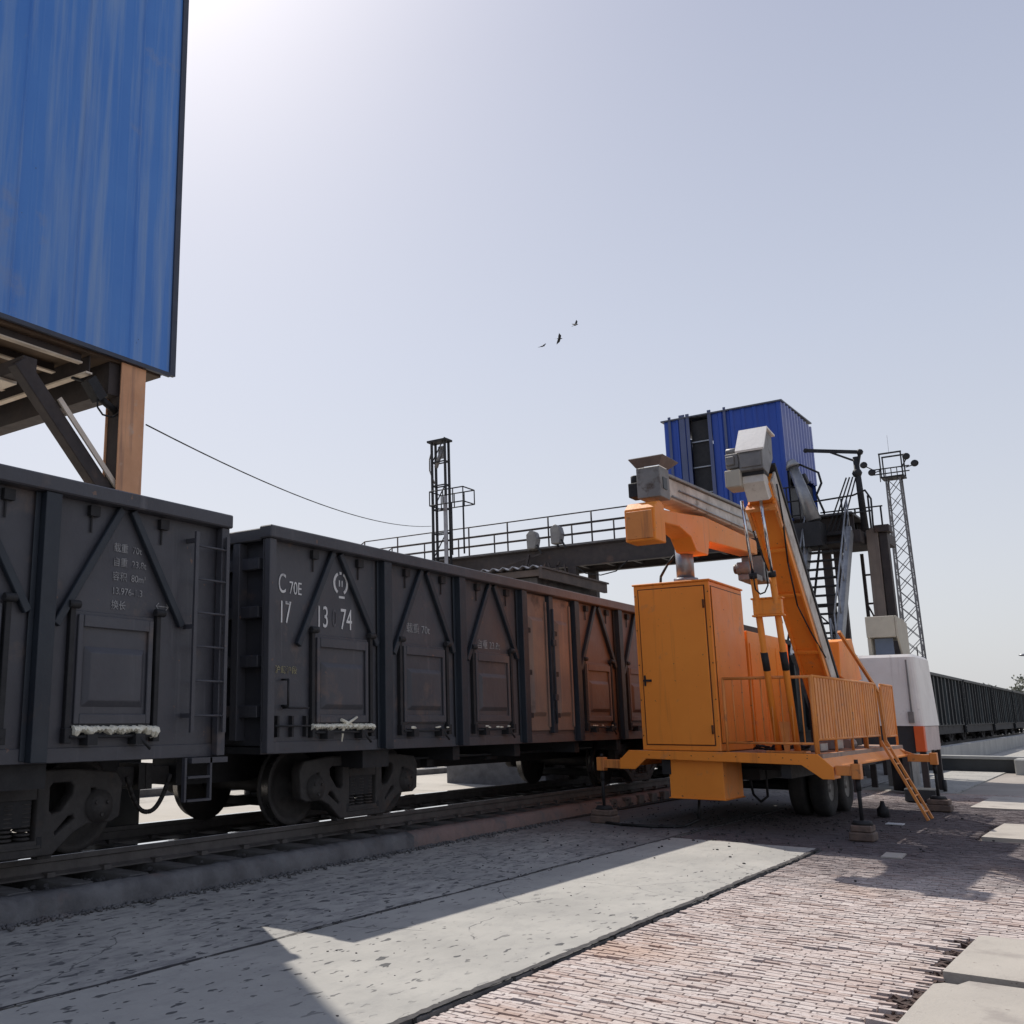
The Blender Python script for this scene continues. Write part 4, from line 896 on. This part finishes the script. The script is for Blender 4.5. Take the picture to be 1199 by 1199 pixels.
# tall cabinet
cx0, cx1, cy0, cy1, cz0, cz1 = -5.60, -4.50, FY + .045, 15.55, 1.05, 3.40
b = MB(); b.box(cx0, cx1, cy0, cy1, cz0, cz1); b.box(cx0 - .02, cx1 + .02, cy0 - .02, cy1 + .02, cz1 + .002, cz1 + .03); cab = obj('cabinet', b, 'ora', t, .008)
b = MB(); b.box(cx0 + .06, cx1 - .06, cy0 - .004, cy0 - .001, cz0 + .07, cz1 - .05); b.box(cx1 + .001, cx1 + .004, cy0 + .05, cy1 - .05, cz0 + .1, cz1 - .06); obj('door_gap', b, 'seam', cab)
b = MB(); b.box(cx0 + .075, cx1 - .075, cy0 - .022, cy0 - .005, cz0 + .085, cz1 - .065); dr_ = obj('door', b, 'ora', cab, .006)
b = MB(); b.box(cx1 + .0045, cx1 + .014, cy0 + .065, cy1 - .065, cz0 + .115, cz1 - .075); obj('side_panel', b, 'ora', cab, .004)
b = MB(); b.box(cx0 + .085, cx0 + .20, cy0 - .05, cy0 - .023, 2.01, 2.04); b.box(cx0 + .09, cx0 + .115, cy0 - .035, cy0 - .023, 1.95, 2.10); obj('handle', b, 'dark', dr_)
b = MB(); b.tube((cx1 - .085, cy0 - .03, 3.02), (cx1 - .085, cy0 - .03, 3.14), .014, n=8); b.tube((cx1 - .085, cy0 - .03, 1.28), (cx1 - .085, cy0 - .03, 1.40), .014, n=8); obj('hinge', b, 'seam', dr_)
b = MB()
for k in range(8): a0 = k * math.pi / 7; a1 = (k + 1) * math.pi / 7; b.tube((-5.02 + .05 * math.cos(a0), 14.5, cz1 + .03 + .06 * math.sin(a0)), (-5.02 + .05 * math.cos(a1), 14.5, cz1 + .03 + .06 * math.sin(a1)), .012, n=6)
obj('lifting_eye', b, 'dark', cab)
b = MB(); b.box(-5.27, -4.52, FY + .12, FY + .95, .40, .925); b.box(-5.29, -4.50, FY + .10, FY + .97, .395, .41); obj('hanging_box', b, 'ora', t, .012)
b = MB()
for x in (cx0 + .02, cx1 - .02):
    for z in (1.25, 1.75, 2.25, 2.75, 3.25): b.tube((x, cy0 - .006, z), (x, cy0 + .01, z), .009, n=6)
for x in [(-5.5 + .3 * k) for k in range(8)]: b.tube((x, FY - .006, .985), (x, FY + .001, .985), .007, n=6)
obj('bolt', b, 'dark', cab)
# low rear cabinets
b = MB(); b.prism([(-5.6, 15.6, 1.05), (-5.6, 17.85, 1.05), (-5.6, 17.85, 2.72), (-5.6, 17.6, 2.80), (-5.6, 15.6, 2.80)], (1.12, 0, 0)); c2 = obj('rear_cabinet', b, 'ora', t, .008)
b = MB()
for y in (15.66, 16.35, 17.04): b.box(-4.479, -4.465, y, y + .66, 1.12, 2.62)
obj('cabinet_door', b, 'ora', c2, .004)
b = MB()
for y in (16.27, 16.43, 17.58): b.box(-4.464, -4.452, y, y + .025, 2.18, 2.26)
obj('keyhole', b, 'dark', c2)
b = MB(); b.box(-5.4, -4.7, 15.7, 17.2, 2.805, 2.95); obj('roof_box', b, 'dark', c2)
# front handrail
def rail(name, pts, posts, z0, z1, n, m, pan=False, r=.02, rs=.009):
    b = MB(); (xa, ya), (xb, yb) = pts
    b.tube((xa, ya, z1), (xb, yb, z1), r, n=8); b.tube((xa, ya, z0), (xb, yb, z0), r * .8, n=8)
    for u in posts: x, y = xa + (xb - xa) * u, ya + (yb - ya) * u; b.tube((x, y, 1.03), (x, y, z1), r, n=8)
    for p in (0, 1): x, y = xa + (xb - xa) * p, ya + (yb - ya) * p; b.ball((x, y, z1), r, 8)
    o = obj(name, b, m, t)
    b = MB()
    for i in range(1, n):
        u = i / n; x, y = xa + (xb - xa) * u, ya + (yb - ya) * u
        if pan: dx, dy = ((xb - xa) / n * .34, (yb - ya) / n * .34); b.prism([(x - dx - .008, y - dy, z0), (x + dx - .008, y + dy, z0), (x + dx + .008, y + dy, z0), (x - dx + .008, y - dy, z0)], (0, 0, z1 - z0))
        else: b.tube((x, y, z0), (x, y, z1), rs, n=6)
    obj('slat' if pan else 'baluster', b, m, o); return o
rail('front_handrail', ((-4.42, FY + .08), (-3.30, FY + .08)), (0, 1), 1.17, 2.03, 9, 'ora_red')
rail('side_handrail', ((-3.28, FY + .10), (-3.28, 18.15)), (0, .25, .5, .75, 1), 1.22, 2.04, 25, 'ora_dirty', True)
rail('rear_side_handrail', ((-3.28, 18.6), (-3.28, 19.6)), (0, 1), 1.20, 2.04, 7, 'ora_dirty', True)
rail('inner_handrail', ((-3.9, 17.6), (-3.4, 17.6)), (0, 1), 1.3, 1.9, 4, 'ora_red')
# deck clutter
b = MB(); rr = random.Random(5)
for k in range(5):
    x = -4.2 + rr.uniform(-.05, .05); y = 14.4; z = 1.07; pts = []
    for j in range(9): pts.append((x + j * .09, y + rr.uniform(-.1, .25), z + rr.uniform(0, .07)))
    b.path(pts, .014, 6)
obj('deck_hoses', b, 'black', t)
b = MB(); b.box(-3.75, -3.45, 15.0, 15.4, 1.045, 1.16); b.box(-3.8, -3.5, 16.1, 16.6, 1.045, 1.2); b.tube((-3.6, 17.2, 1.1), (-3.6, 17.6, 1.1), .09); obj('deck_pumps', b, 'galv', t, .01)
# jacks: arm, leg, foot
for (xa, xb, y) in ((-3.10, -2.86, 14.14), (-5.95, -6.28, 14.14), (-3.10, -2.72, 19.3), (-5.95, -6.28, 19.3)):
    s = 1 if xb > xa else -1
    b = MB(); b.box(min(xa, xb), max(xa, xb), y - .06, y + .06, .78, .90); b.box(xb - .055, xb + .055, y - .07, y + .07, .74, .93)
    if y > 18: b.prism([(xa - .15 * s, y - .02, 1.0), (xa + .12 * s, y - .02, .9), (xa - .15 * s, y - .02, .9)], (0, .04, 0))
    a_ = obj('outrigger', b, 'ora_red', t, .006)
    zf = .19
    b = MB(); b.tube((xb, y, zf + .05), (xb, y, .74), .024, n=12); b.tube((xb, y, .93), (xb, y, .98), .024, n=10); b.tube((xb, y, .6), (xb, y, .74), .032, n=12); obj('jack_leg', b, 'dark', a_)
    b = MB(); b.tube((xb, y, zf), (xb, y, zf + .05), .13, .10, 16); obj('foot', b, 'dark', a_)
# wheels
for x in (-4.28, -3.98):
    for y in (17.2, 18.3):
        b = MB(); b.lathe((x, y, .43), (1, 0, 0), [(-.11, .20), (-.125, .27), (-.125, .37), (-.10, .42), (-.05, .43), (.05, .43), (.10, .42), (.125, .37), (.125, .27), (.11, .20)], 32); wh = obj('wheel', b, 'rubber', t)
        b = MB(); b.lathe((x, y, .43), (1, 0, 0), [(-.09, 0), (-.09, .14), (-.11, .205), (.11, .205), (.06, .14), (.06, .07), (.10, .06), (.10, 0)], 24); obj('hub', b, 'grey', wh)
b = MB(); b.tube((-5.4, 17.2, .43), (-4.0, 17.2, .43), .06); b.tube((-5.4, 18.3, .43), (-4.0, 18.3, .43), .06); b.box(-5.5, -4.35, 15.2, 19.2, .62, .78); b.box(-4.1, -4.0, 16.9, 18.6, .55, .7); b.box(-5.1, -5.0, 16.9, 18.6, .55, .7); obj('axle', b, 'dark', t)
b = MB(); b.path([(-4.6, 15.5, .75), (-4.55, 15.5, .4), (-4.45, 15.5, .3), (-4.35, 15.5, .38), (-4.35, 15.5, .75)], .018, 6); obj('towing_hook', b, 'dark', t)

# rotating column + orange knee arm + chute head
b = MB(); b.tube((-4.90, 14.3, 3.43), (-4.90, 14.3, 4.0), .125, n=20); b.tube((-4.90, 14.3, 3.43), (-4.90, 14.3, 3.49), .17, n=20); col = obj('swivel_column', b, 'galv', t)
b = MB(); b.path([(-5.28, 14.3, 3.44), (-5.27, 14.3, 3.55), (-5.16, 14.3, 3.72), (-5.04, 14.3, 3.85)], .02, 8); obj('hose', b, 'black', col)
AX = -4.78
b = MB()      # box-section knee in the plane AX
kp = [(14.05, 3.84), (14.55, 3.84), (14.65, 4.06), (15.4, 4.10), (17.1, 4.18), (17.1, 4.42), (15.4, 4.42), (14.5, 4.42), (13.6, 4.32), (12.76, 4.24), (12.76, 4.06), (13.4, 4.10), (13.85, 4.02)]
b.prism([(AX - .15, y, z) for y, z in kp], (.30, 0, 0)); obj('knee_arm', b, 'ora', t, .012)
b = MB(); b.prism([(-5.0, 12.38, 3.77), (-5.0, 12.75, 3.77), (-5.0, 12.75, 4.28), (-5.0, 12.62, 4.33), (-5.0, 12.50, 4.30), (-5.0, 12.38, 4.20)], (.41, 0, 0)); ch = obj('sample_chute', b, 'ora', t, .012)
b = MB(); b.box(-4.97, -4.62, 12.36, 12.377, 3.80, 4.17); obj('chute_panel', b, 'ora_red', ch, .004)
b = MB()      # screw conveyor casing (white, square, rising towards the hopper)
b.prism([(AX - .17, 12.95, 4.44), (AX - .17, 17.3, 4.50), (AX - .17, 17.3, 4.86), (AX - .17, 12.95, 4.72)], (.34, 0, 0)); cv = obj('conveyor_casing', b, 'cream', t, .01)
b = MB(); b.prism([(AX - .21, 12.95, 4.723), (AX - .21, 17.3, 4.863), (AX - .21, 17.3, 4.90), (AX - .21, 12.95, 4.76)], (.42, 0, 0)); obj('cover', b, 'grey', cv, .004)
b = MB(); b.tube((AX + .19, 13.1, 4.47), (AX + .19, 17.0, 4.53), .014, n=8); b.tube((AX + .185, 13.4, 4.60), (AX + .185, 17.0, 4.70), .012, n=6); obj('pipe', b, 'galv', cv)
b = MB(); b.box(-4.88, -4.56, 12.58, 12.93, 4.38, 4.80); hp = obj('hopper_box', b, 'grey', t, .008)
b = MB(); z = 4.805; q = [(-4.88, 12.58, z), (-4.56, 12.58, z), (-4.56, 12.93, z), (-4.88, 12.93, z)]; p_ = [(-4.95, 12.5, z + .11), (-4.47, 12.5, z + .11), (-4.47, 13.08, z + .11), (-4.95, 13.08, z + .11)]
b.add(q + p_, [(0, 1, 5, 4), (1, 2, 6, 5), (2, 3, 7, 6), (3, 0, 4, 7)]); o = obj('hopper_funnel', b, mat('rusty_grey', (.20, .15, .13), (.13, .10, .09), 4, .7), hp); md = o.modifiers.new('s', 'SOLIDIFY'); md.thickness = .015
b = MB(); b.box(-5.02, -4.89, 12.62, 12.85, 4.42, 4.62); b.tube((-4.96, 12.74, 4.62), (-4.96, 12.74, 4.74), .06); obj('drive_motor', b, 'dark', hp, .01)
b = MB(); b.box(-4.559, -4.55, 12.68, 12.82, 4.5, 4.66); obj('inspection_hole', b, 'charcoal', hp)
b = MB(); b.box(AX - .05, AX + .3, 16.85, 17.3, 3.70, 4.12); b.tube((AX - .02, 16.5, 3.88), (AX + .2, 16.5, 3.88), .11, n=14); b.box(AX - .0, AX + .28, 16.42, 16.8, 3.68, 3.78); b.tube((AX - .07, 16.5, 3.88), (AX - .02, 16.5, 3.88), .08, n=14); obj('gear_motor', b, 'grey', t, .012)

# hydraulic lifting legs, leaning forward under the elevator head
def lp(x, z): return (x, 14.30 - (z - 1.05) * .31, z)
LX = (-3.76, -3.52)
b = MB()
for x in LX: b.tube(lp(x - .06, 1.05), lp(x, 3.35), .042, n=14)
lg = obj('lifting_leg', b, 'ora', t)
b = MB(); p1 = lp(0, 2.93); b.box(LX[0] - .06, LX[1] + .06, p1[1] - .05, p1[1] + .05, 2.84, 3.04); b.box(LX[0] - .08, LX[1] + .08, p1[1] - .06, p1[1] + .06, 2.815, 2.838); b.box(LX[0] - .08, LX[1] + .08, p1[1] - .06, p1[1] + .06, 3.042, 3.065); obj('yoke', b, 'ora', lg, .004)
b = MB()
for x in LX: b.tube(lp(x, 3.35), lp(x + .02, 4.32), .021, n=12)
obj('rod', b, 'chrome', lg)
b = MB()
for x in LX: b.tube(lp(x, 3.32), lp(x, 3.39), .052, n=12); b.tube(lp(x - .03, 2.12), lp(x - .03, 2.36), .046, n=14)
obj('seal', b, 'dark', lg)
b = MB(); b.path([(LX[0] + .02, 13.52, 3.35), (LX[0] + .04, 13.5, 3.16), (-3.66, 13.48, 3.09), (-3.60, 13.48, 3.11), (LX[1] - .04, 13.5, 3.2), (LX[1] - .04, 13.45, 3.5), (-3.66, 13.4, 3.9)], .010, 6); obj('hose', b, 'black', lg)
b = MB(); b.box(-3.95, -3.45, 14.18, 14.42, 1.045, 1.07); b.prism([(-3.72, 14.2, 1.07), (-3.66, 14.2, 1.07), (-3.62, 14.2, 1.45), (-3.76, 14.2, 1.45)], (0, .03, 0)); obj('base_plate', b, 'ora_red', lg)

# inclined elevator in the plane X=-3.57, leaning towards the camera
ev = empty('tmp', (0, 0, 0), None, None); bpy.data.objects.remove(ev)
A = Vector((0, 16.05, 1.30)); B = Vector((0, 13.22, 4.46)); D = (B - A).normalized(); Nn = Vector((0, D.z, -D.y))    # Nn points to +Y (up the back)
xl_, xr_ = -3.70, -3.35
def el(u, h, x): p = A + D * u + Nn * h; return Vector((x, p.y, p.z))
LEN = (B - A).length
b = MB(); b.prism([el(0, .05, xl_ + .02), el(LEN, .05, xl_ + .02), el(LEN, .32, xl_ + .02), el(0, .32, xl_ + .02)], (xr_ - xl_ - .04, 0, 0)); 
b.prism([el(0, .0, xr_ - .035), el(LEN - .25, .0, xr_ - .035), el(LEN - .25, .10, xr_ - .035), el(0, .10, xr_ - .035)], (.03, 0, 0)); b.prism([el(0, .0, xl_), el(LEN - .25, .0, xl_), el(LEN - .25, .10, xl_), el(0, .10, xl_)], (.03, 0, 0))
for u in (.45, 1.45, 2.45, 3.2): b.prism([el(u, .0, xl_ + .032), el(u + .05, .0, xl_ + .032), el(u + .05, .047, xl_ + .032), el(u, .047, xl_ + .032)], (xr_ - xl_ - .07, 0, 0))
e1 = obj('elevator_trough', b, 'ora', t, .004)
b = MB(); b.prism([el(0, .105, xr_ - .018), el(LEN, .105, xr_ - .018), el(LEN, .36, xr_ - .018), el(0, .36, xr_ - .018)], (.03, 0, 0)); b.box(0, 0, 0, 0, 0, 0) if False else None; obj('side_plate', b, 'cream', e1, .004)
b = MB(); b.prism([el(0, .362, xl_ - .01), el(LEN + .1, .362, xl_ - .01), el(LEN + .1, .42, xl_ - .01), el(0, .42, xl_ - .01)], (xr_ - xl_ + .04, 0, 0)); obj('cover', b, 'dark', e1, .004)
b = MB(); b.path([el(LEN - .1, .2, xr_ + .03), el(LEN - .5, .02, xr_ + .03), el(LEN - 1.2, -.03, xr_ - .06), el(LEN - 1.9, -.05, xr_ - .10), el(LEN - 2.4, -.02, xr_ - .04), el(LEN - 2.9, .05, xr_ + .03)], .011, 6); b.path([el(LEN - .15, .2, xl_ - .02), el(LEN - .7, .0, xl_ - .03), el(LEN - 1.5, -.06, xl_ + .03), el(LEN - 2.2, -.03, xl_ - .02)], .010, 6); obj('hose', b, 'black', e1)
b = MB(); b.bar(el(LEN - .30, -.03, xl_ - .02), el(LEN - .30, -.03, xr_ + .01), .10, .05, up=D); b.bar(el(LEN - .62, -.03, xl_ - .0), el(LEN - .30, -.03, xl_ - .0), .035, .07); b.bar(el(LEN - .62, -.03, xr_ + .0), el(LEN - .30, -.03, xr_ + .0), .035, .07); obj('clamp', b, 'ora_red', e1)
# head
hy = B.y; hz = B.z
b = MB(); b.prism([(-3.66, 13.52, 4.88), (-3.66, 13.25, 4.62), (-3.66, 13.02, 4.66), (-3.66, 13.02, 4.92), (-3.66, 13.25, 5.24), (-3.66, 13.55, 5.20)], (.30, 0, 0)); hd = obj('elevator_head', b, 'grey', t, .008)
b = MB(); b.prism([(-3.69, 12.99, 4.93), (-3.69, 13.24, 5.27), (-3.69, 13.60, 5.23), (-3.69, 13.60, 5.205), (-3.69, 13.25, 5.245), (-3.69, 13.00, 4.905)], (.36, 0, 0)); obj('head_cover', b, 'white', hd)
b = MB(); b.box(-3.64, -3.38, 13.0, 13.018, 4.70, 4.88); obj('inspection_plate', b, 'grey', hd, .004)
b = MB(); b.prism([(-3.65, 13.10, 4.61), (-3.65, 13.24, 4.60), (-3.65, 13.42, 4.36), (-3.65, 13.24, 4.28), (-3.65, 13.06, 4.50)], (.27, 0, 0)); obj('discharge_spout', b, 'cream', hd, .006)
b = MB(); b.box(-3.655, -3.375, 13.08, 13.3, 4.60, 4.655); obj('spout_gap', b, 'dark', hd)
b = MB(); b.box(-3.84, -3.67, 13.05, 13.25, 4.72, 4.92); b.tube((-3.86, 13.2, 4.98), (-3.70, 13.2, 4.98), .05, n=12); b.box(-3.83, -3.72, 13.02, 13.05, 4.76, 4.88); obj('drive_motor', b, 'grey', hd, .01)
b = MB(); b.prism([(-3.85, 13.0, 4.46), (-3.85, 13.3, 4.44), (-3.85, 13.3, 4.69), (-3.85, 13.0, 4.69)], (.20, 0, 0)); obj('belt_guard', b, 'stone_beige', hd, .012)
# orange feed hopper behind the elevator foot
b = MB(); b.prism([(-4.25, 17.5, 2.15), (-4.25, 17.6, 2.72), (-4.25, 18.6, 2.82), (-4.25, 19.1, 2.15), (-4.25, 18.2, 2.05)], (.62, 0, 0)); hh = obj('feed_hopper', b, 'ora', t, .012)
b = MB(); b.box(-4.22, -3.66, 17.75, 18.7, 1.05, 2.06); obj('hopper_stand', b, 'dark', hh)
b = MB(); b.bar((-3.55, 17.3, 2.85), (-3.30, 18.5, 1.92), .045); b.bar((-3.30, 18.5, 1.92), (-3.26, 18.5, 1.0), .045); obj('stair_rail', b, 'ora_dirty', t)

# ladder leaning on the trailer
ld = empty('access_ladder', (-2.66, 17.6, 0), 'scraped orange ladder leaning from the trailer deck to the ground', 'ladder')
b = MB()
for y in (17.42, 17.80): b.bar((-3.14, y, 1.15), (-2.62, y, .0), .035, .06, up=(0, 1, 0))
obj('stile', b, 'ora_dirty', ld)
b = MB()
for k in range(5): u = (k + .5) / 5; b.tube((-3.14 + .52 * u, 17.42, 1.15 * (1 - u)), (-3.14 + .52 * u, 17.80, 1.15 * (1 - u)), .014, n=8)
obj('rungs', b, 'ora_dirty', ld)
# blocks under the jacks
def block(x, y, w_, l_, h_, lb, ang=0.):
    f = empty('jack_block', (x, y, 0), lb, 'block', 'blocks under the trailer jacks'); f.rotation_euler[2] = 0
    b = MB(); b.box(x - w_ / 2, x + w_ / 2, y - l_ / 2, y + l_ / 2, .0, h_ * .55); b.box(x - w_ / 2 + .02, x + w_ / 2 - .02, y - l_ / 2 + .01, y + l_ / 2 - .01, h_ * .55 + .002, h_); obj('bricks', b, 'brickblk', f, .014)
    return f
block(-2.86, 14.14, .28, .30, .188, 'brick and timber block under the front right jack of the orange trailer')
block(-6.28, 14.14, .34, .30, .188, 'brick block beside the kerb under the front left jack')
block(-2.72, 19.3, .36, .34, .188, 'dark block under the rear right jack beyond the ladder')
block(-6.28, 19.3, .30, .30, .188, 'block under the rear left jack, mostly hidden by the wheels')
b = MB(); b.path([(-5.0, 14.5, .41), (-5.0, 14.4, .1), (-5.1, 14.1, .03), (-5.4, 13.9, .02), (-5.9, 13.85, .02), (-6.2, 14.0, .02), (-6.5, 14.6, .03)], .02, 8); solo('power_cable', b, 'black', 'thick black cable hanging from the small orange box to the ground', 'cable')
b = MB(); b.box(-3.02, -2.80, 16.4, 16.62, .0, .012); solo('paper_scrap', b, 'paper', 'small bright pale scrap lying in the trailer shade', 'scrap')
b = MB(); b.lathe((-3.25, 17.6, 0), (0, 0, 1), [(0, 0), (0, .085), (.12, .085), (.17, .04), (.24, .025), (.24, 0)], 14); solo('oil_can', b, 'dark', 'small black can with a neck near the ladder foot', 'can')

# ------------------------------------------------------------------ white housing on legs
t = empty('white_housing', (-3.9, 23.6, 0), 'white sheet-metal housing on dark legs behind the orange trailer', 'machine')
def rbox(b, x0, x1, y0, y1, z0, z1, tx, ty, r):
    def ring(xa, xb, ya, yb, z):
        pts = []
        for cx, cy, a0 in ((xb - r, yb - r, 0), (xa + r, yb - r, 90), (xa + r, ya + r, 180), (xb - r, ya + r, 270)):
            for k in range(5): a = R(a0 + 22.5 * k); pts.append((cx + r * math.cos(a), cy + r * math.sin(a), z))
        return pts
    a = ring(x0, x1, y0, y1, z0); c = ring(x0 + tx, x1 - tx, y0 + ty, y1 - ty, z1 - .06); e = ring(x0 + tx + .05, x1 - tx - .05, y0 + ty + .05, y1 - ty - .05, z1); n = len(a)
    b.add(a + c + e, [(i, (i + 1) % n, n + (i + 1) % n, n + i) for i in range(n)] + [(n + i, n + (i + 1) % n, 2 * n + (i + 1) % n, 2 * n + i) for i in range(n)] + [tuple(range(2 * n, 3 * n)), tuple(range(n))[::-1]], False)
b = MB(); rbox(b, -4.85, -3.33, 23.0, 25.0, 1.34, 2.78, .06, .06, .12); obj('shell', b, 'white', t)
b = MB(); b.box(-3.55, -3.52, 22.985, 22.998, 1.4, 2.66); b.box(-3.60, -3.50, 22.96, 22.995, 1.40, 1.62); obj('door_seam', b, 'grey', t)
b = MB(); b.box(-4.8, -3.54, 23.04, 24.95, .80, 1.335); obj('lower_panel', b, 'charcoal', t)
b = MB(); b.box(-3.52, -3.345, 22.9, 23.1, .84, 1.335); obj('side_box', b, 'redbox', t, .01); b = MB(); b.box(-3.52, -3.35, 23.103, 24.9, .84, 1.335); obj('side_skirt', b, mat('pinkish_panel', (.62, .50, .46), (.50, .40, .37), 2, .6), t, .01)
for (x, y) in ((-3.42, 23.05), (-3.42, 24.85), (-4.7, 23.1), (-4.7, 24.9), (-3.75, 23.1)):
    b = MB(); b.bar((x, y, -.05), (x, y, 1.33 if y > 24 or x > -3.5 else .74), .11, .11); obj('leg', b, 'beam', t)
b = MB(); b.tube((-3.9, 23.4, .05), (-3.9, 23.4, .7), .18, n=16); b.lathe((-3.3, 24.4, .12), (1, 0, 0), [(-.03, 0), (-.03, .12), (.03, .12), (.03, 0)], 16); obj('lower_machinery', b, 'dark', t)
b = MB(); b.tube((-3.45, 24.0, 2.78), (-3.45, 24.0, 2.98), .012, n=6); obj('antenna', b, 'dark', t)
b = MB(); b.box(-3.5, -2.98, 21.0, 21.4, 0, .24); solo('concrete_block', b, 'charcoal', 'dark concrete block on the ground in front of the white housing legs', 'block', bevel=.02)
# beige box cabin above/behind
t = empty('beige_hood', (-4.2, 25.8, 0), 'beige box hood with a bluish pane above the white housing', 'hood')
b = MB(); b.box(-4.62, -4.02, 25.3, 26.6, 3.30, 3.78); b.box(-4.62, -4.55, 25.35, 26.6, 2.5, 3.298); b.prism([(-4.015, 25.3, 3.78), (-4.015, 26.6, 3.70), (-4.015, 26.6, 2.6), (-4.015, 25.9, 2.6), (-4.015, 25.3, 3.3)], (.04, 0, 0)); obj('hood', b, 'stone_beige', t, .01)
b = MB(); b.box(-4.50, -4.12, 25.5, 25.52, 2.8, 3.28); obj('pane', b, 'glass', t)
b = MB(); b.box(-4.55, -4.05, 25.6, 26.5, 0, 2.8); obj('column', b, 'grey', t)

# ------------------------------------------------------------------ right background
b = MB(); b.box(-5.35, -5.05, 30.5, 150, -.05, .56); solo('retaining_wall', b, 'conc_wall', 'long pale concrete wall at the foot of the distant wagons', 'wall', base=(-5.2, 60, 0))
t = empty('loading_kerb', (-3.9, 34.5, 0), 'low concrete beam, shade painted on its face, lying across the far pavement', 'beam')
b = MB(); b.box(-5.0, -2.55, 34.0, 34.4, -.05, .34); obj('beam', b, 'charcoal', t); b = MB(); b.box(-5.04, -2.5, 33.95, 34.45, .343, .43); obj('coping', b, 'conc_wall', t, .01)  # charcoal paints the shade onto the beam's face
b = MB(); b.box(-2.75, -1.6, 32.9, 34.3, -.05, .40); solo('concrete_block', b, 'conc_wall', 'squat grey concrete block at the right edge beyond the road', 'block', bevel=.03)
t = empty('street_lamp', (-3.25, 60, 0), 'street lamp whose pale head just enters at the right edge above the wagons', 'street lamp')
b = MB(); b.tube((-3.2, 60, 0), (-3.2, 60, 4.4), .07, .05); b.path([(-3.2, 60, 4.4), (-3.35, 60, 4.55), (-3.7, 60, 4.6)], .03, 8); obj('pole', b, 'galv', t)
b = MB(); b.ball((-3.95, 60, 4.58), .2, 10, (1.4, .8, .35)); obj('lamp_head', b, 'galv', t)

# things seen under the wagons
def mound(name, x, y, r, h, m, lb, cat):
    b = MB(); n = 20; rr = random.Random(int(x * 7)); vs = [(x, y, h)]; fs = []
    for j in range(1, 5):
        for i in range(n): a = 2 * math.pi * i / n; q = r * j / 4 * (1 + rr.uniform(-.12, .12)); vs.append((x + q * math.cos(a), y + q * math.sin(a), max(-.03, h * (1 - (j / 4) ** 1.4) + rr.uniform(-.05, .05) * h)))
    for i in range(n):
        fs.append((0, 1 + i, 1 + (i + 1) % n))
        for j in range(3): a = 1 + j * n; fs.append((a + i, a + n + i, a + n + (i + 1) % n, a + (i + 1) % n))
    b.add(vs, fs, True); return solo(name, b, m, lb, cat, base=(x, y, 0))
b = MB(); b.tube((-17.6, 27.5, .42), (-15.4, 28.4, .42), .42, n=24); solo('concrete_pipe', b, 'conc_wall', 'thick grey pipe section lying beyond the track, seen under the wagon', 'pipe', base=(-16.5, 28, 0))
mound('gravel_heap', -19.5, 31, 2.6, .7, 'dirt', 'pale gravel heap beyond the track, seen left of the pipe under the wagon', 'gravel heap')
mound('gravel_heap', -13.6, 24, 1.0, .3, 'dirt', 'small rubble heap beside the far rail, right of the pipe', 'gravel heap')
b = MB(); b.box(-15.5, -15.2, -30, 200, -.02, .14); struct('far_kerb', b, 'kerb')

# distant trees on the horizon at right
def tree(x, y, h, lb):
    t = empty('tree', (x, y, 0), lb, 'tree', 'scrubby trees on the horizon'); rr = random.Random(int(x * 31 + y))
    b = MB(); b.tube((x, y, -.1), (x, y, h * .55), .16, .07, 7)
    for k in range(6): a = k * 1.05; b.tube((x, y, h * (.3 + .05 * k)), (x + math.cos(a) * h * .25, y + math.sin(a) * h * .25, h * (.55 + .05 * k)), .06, .02, 5)
    obj('trunk', b, 'brown', t)
    b = MB()
    for k in range(26):
        a = rr.uniform(0, 6.28); q = rr.uniform(0, 1) ** .5 * h * .36; c = Vector((x + q * math.cos(a), y + q * math.sin(a), h * rr.uniform(.38, .95)))
        for _ in range(34):
            p = c + Vector((rr.gauss(0, .3), rr.gauss(0, .3), rr.gauss(0, .25))); u = Vector((rr.uniform(-1, 1), rr.uniform(-1, 1), rr.uniform(-1, 1))).normalized() * .16; v = u.orthogonal().normalized() * .11
            b.add([p - u, p + v, p + u, p - v], [(0, 1, 2, 3)])
    obj('crown', b, 'hazy_leaf', t)
tree(-9.5, 118, 5.4, 'tallest of the pale scrubby trees over the distant wagons'); tree(-6.5, 124, 4.6, 'scrubby tree at the right edge of the photo'); tree(-14, 122, 4.2, 'low scrubby tree just left of the horizon tree clump')

# birds
for i, (x, y, z, a, lb, ws) in enumerate(((-39.28, 80, 35.66, .2, 'bird gliding lowest and leftmost of the three in the sky', .1), (-37.51, 80, 35.98, 1.1, 'darkest bird with spread wings, middle of the three in the sky', .9), (-35.84, 80, 36.9, -.6, 'bird flying highest and rightmost of the three in the sky', .6))):
    b = MB(); c = Vector((x, y, z)); d = Vector((math.cos(a), math.sin(a) * .3, 0)).normalized()
    b.tube(c - d * .24, c, .02, .065, 7); b.tube(c, c + d * .2, .065, .03, 7); b.ball(c + d * .22, .045, 7); b.add([c - d * .22, c - d * .42 + Vector((.06, .06, 0)), c - d * .42 - Vector((.06, .06, 0))], [(0, 1, 2)])
    s = Vector((-d.y, d.x, 0)) 
    up = Vector((.25, 0, ws)); dn = Vector((-.35, .2, -ws * .8 if i == 1 else ws * .5))
    for q in (up, dn): q = q.normalized() * .55; b.add([c + d * .12, c - d * .12, c + q * .5 - d * .16, c + q - d * .14, c + q * .55 + d * .1], [(0, 1, 2, 3, 4)])
    solo('bird', b, 'black', lb, 'bird', 'birds in the sky', base=(x, y, z))
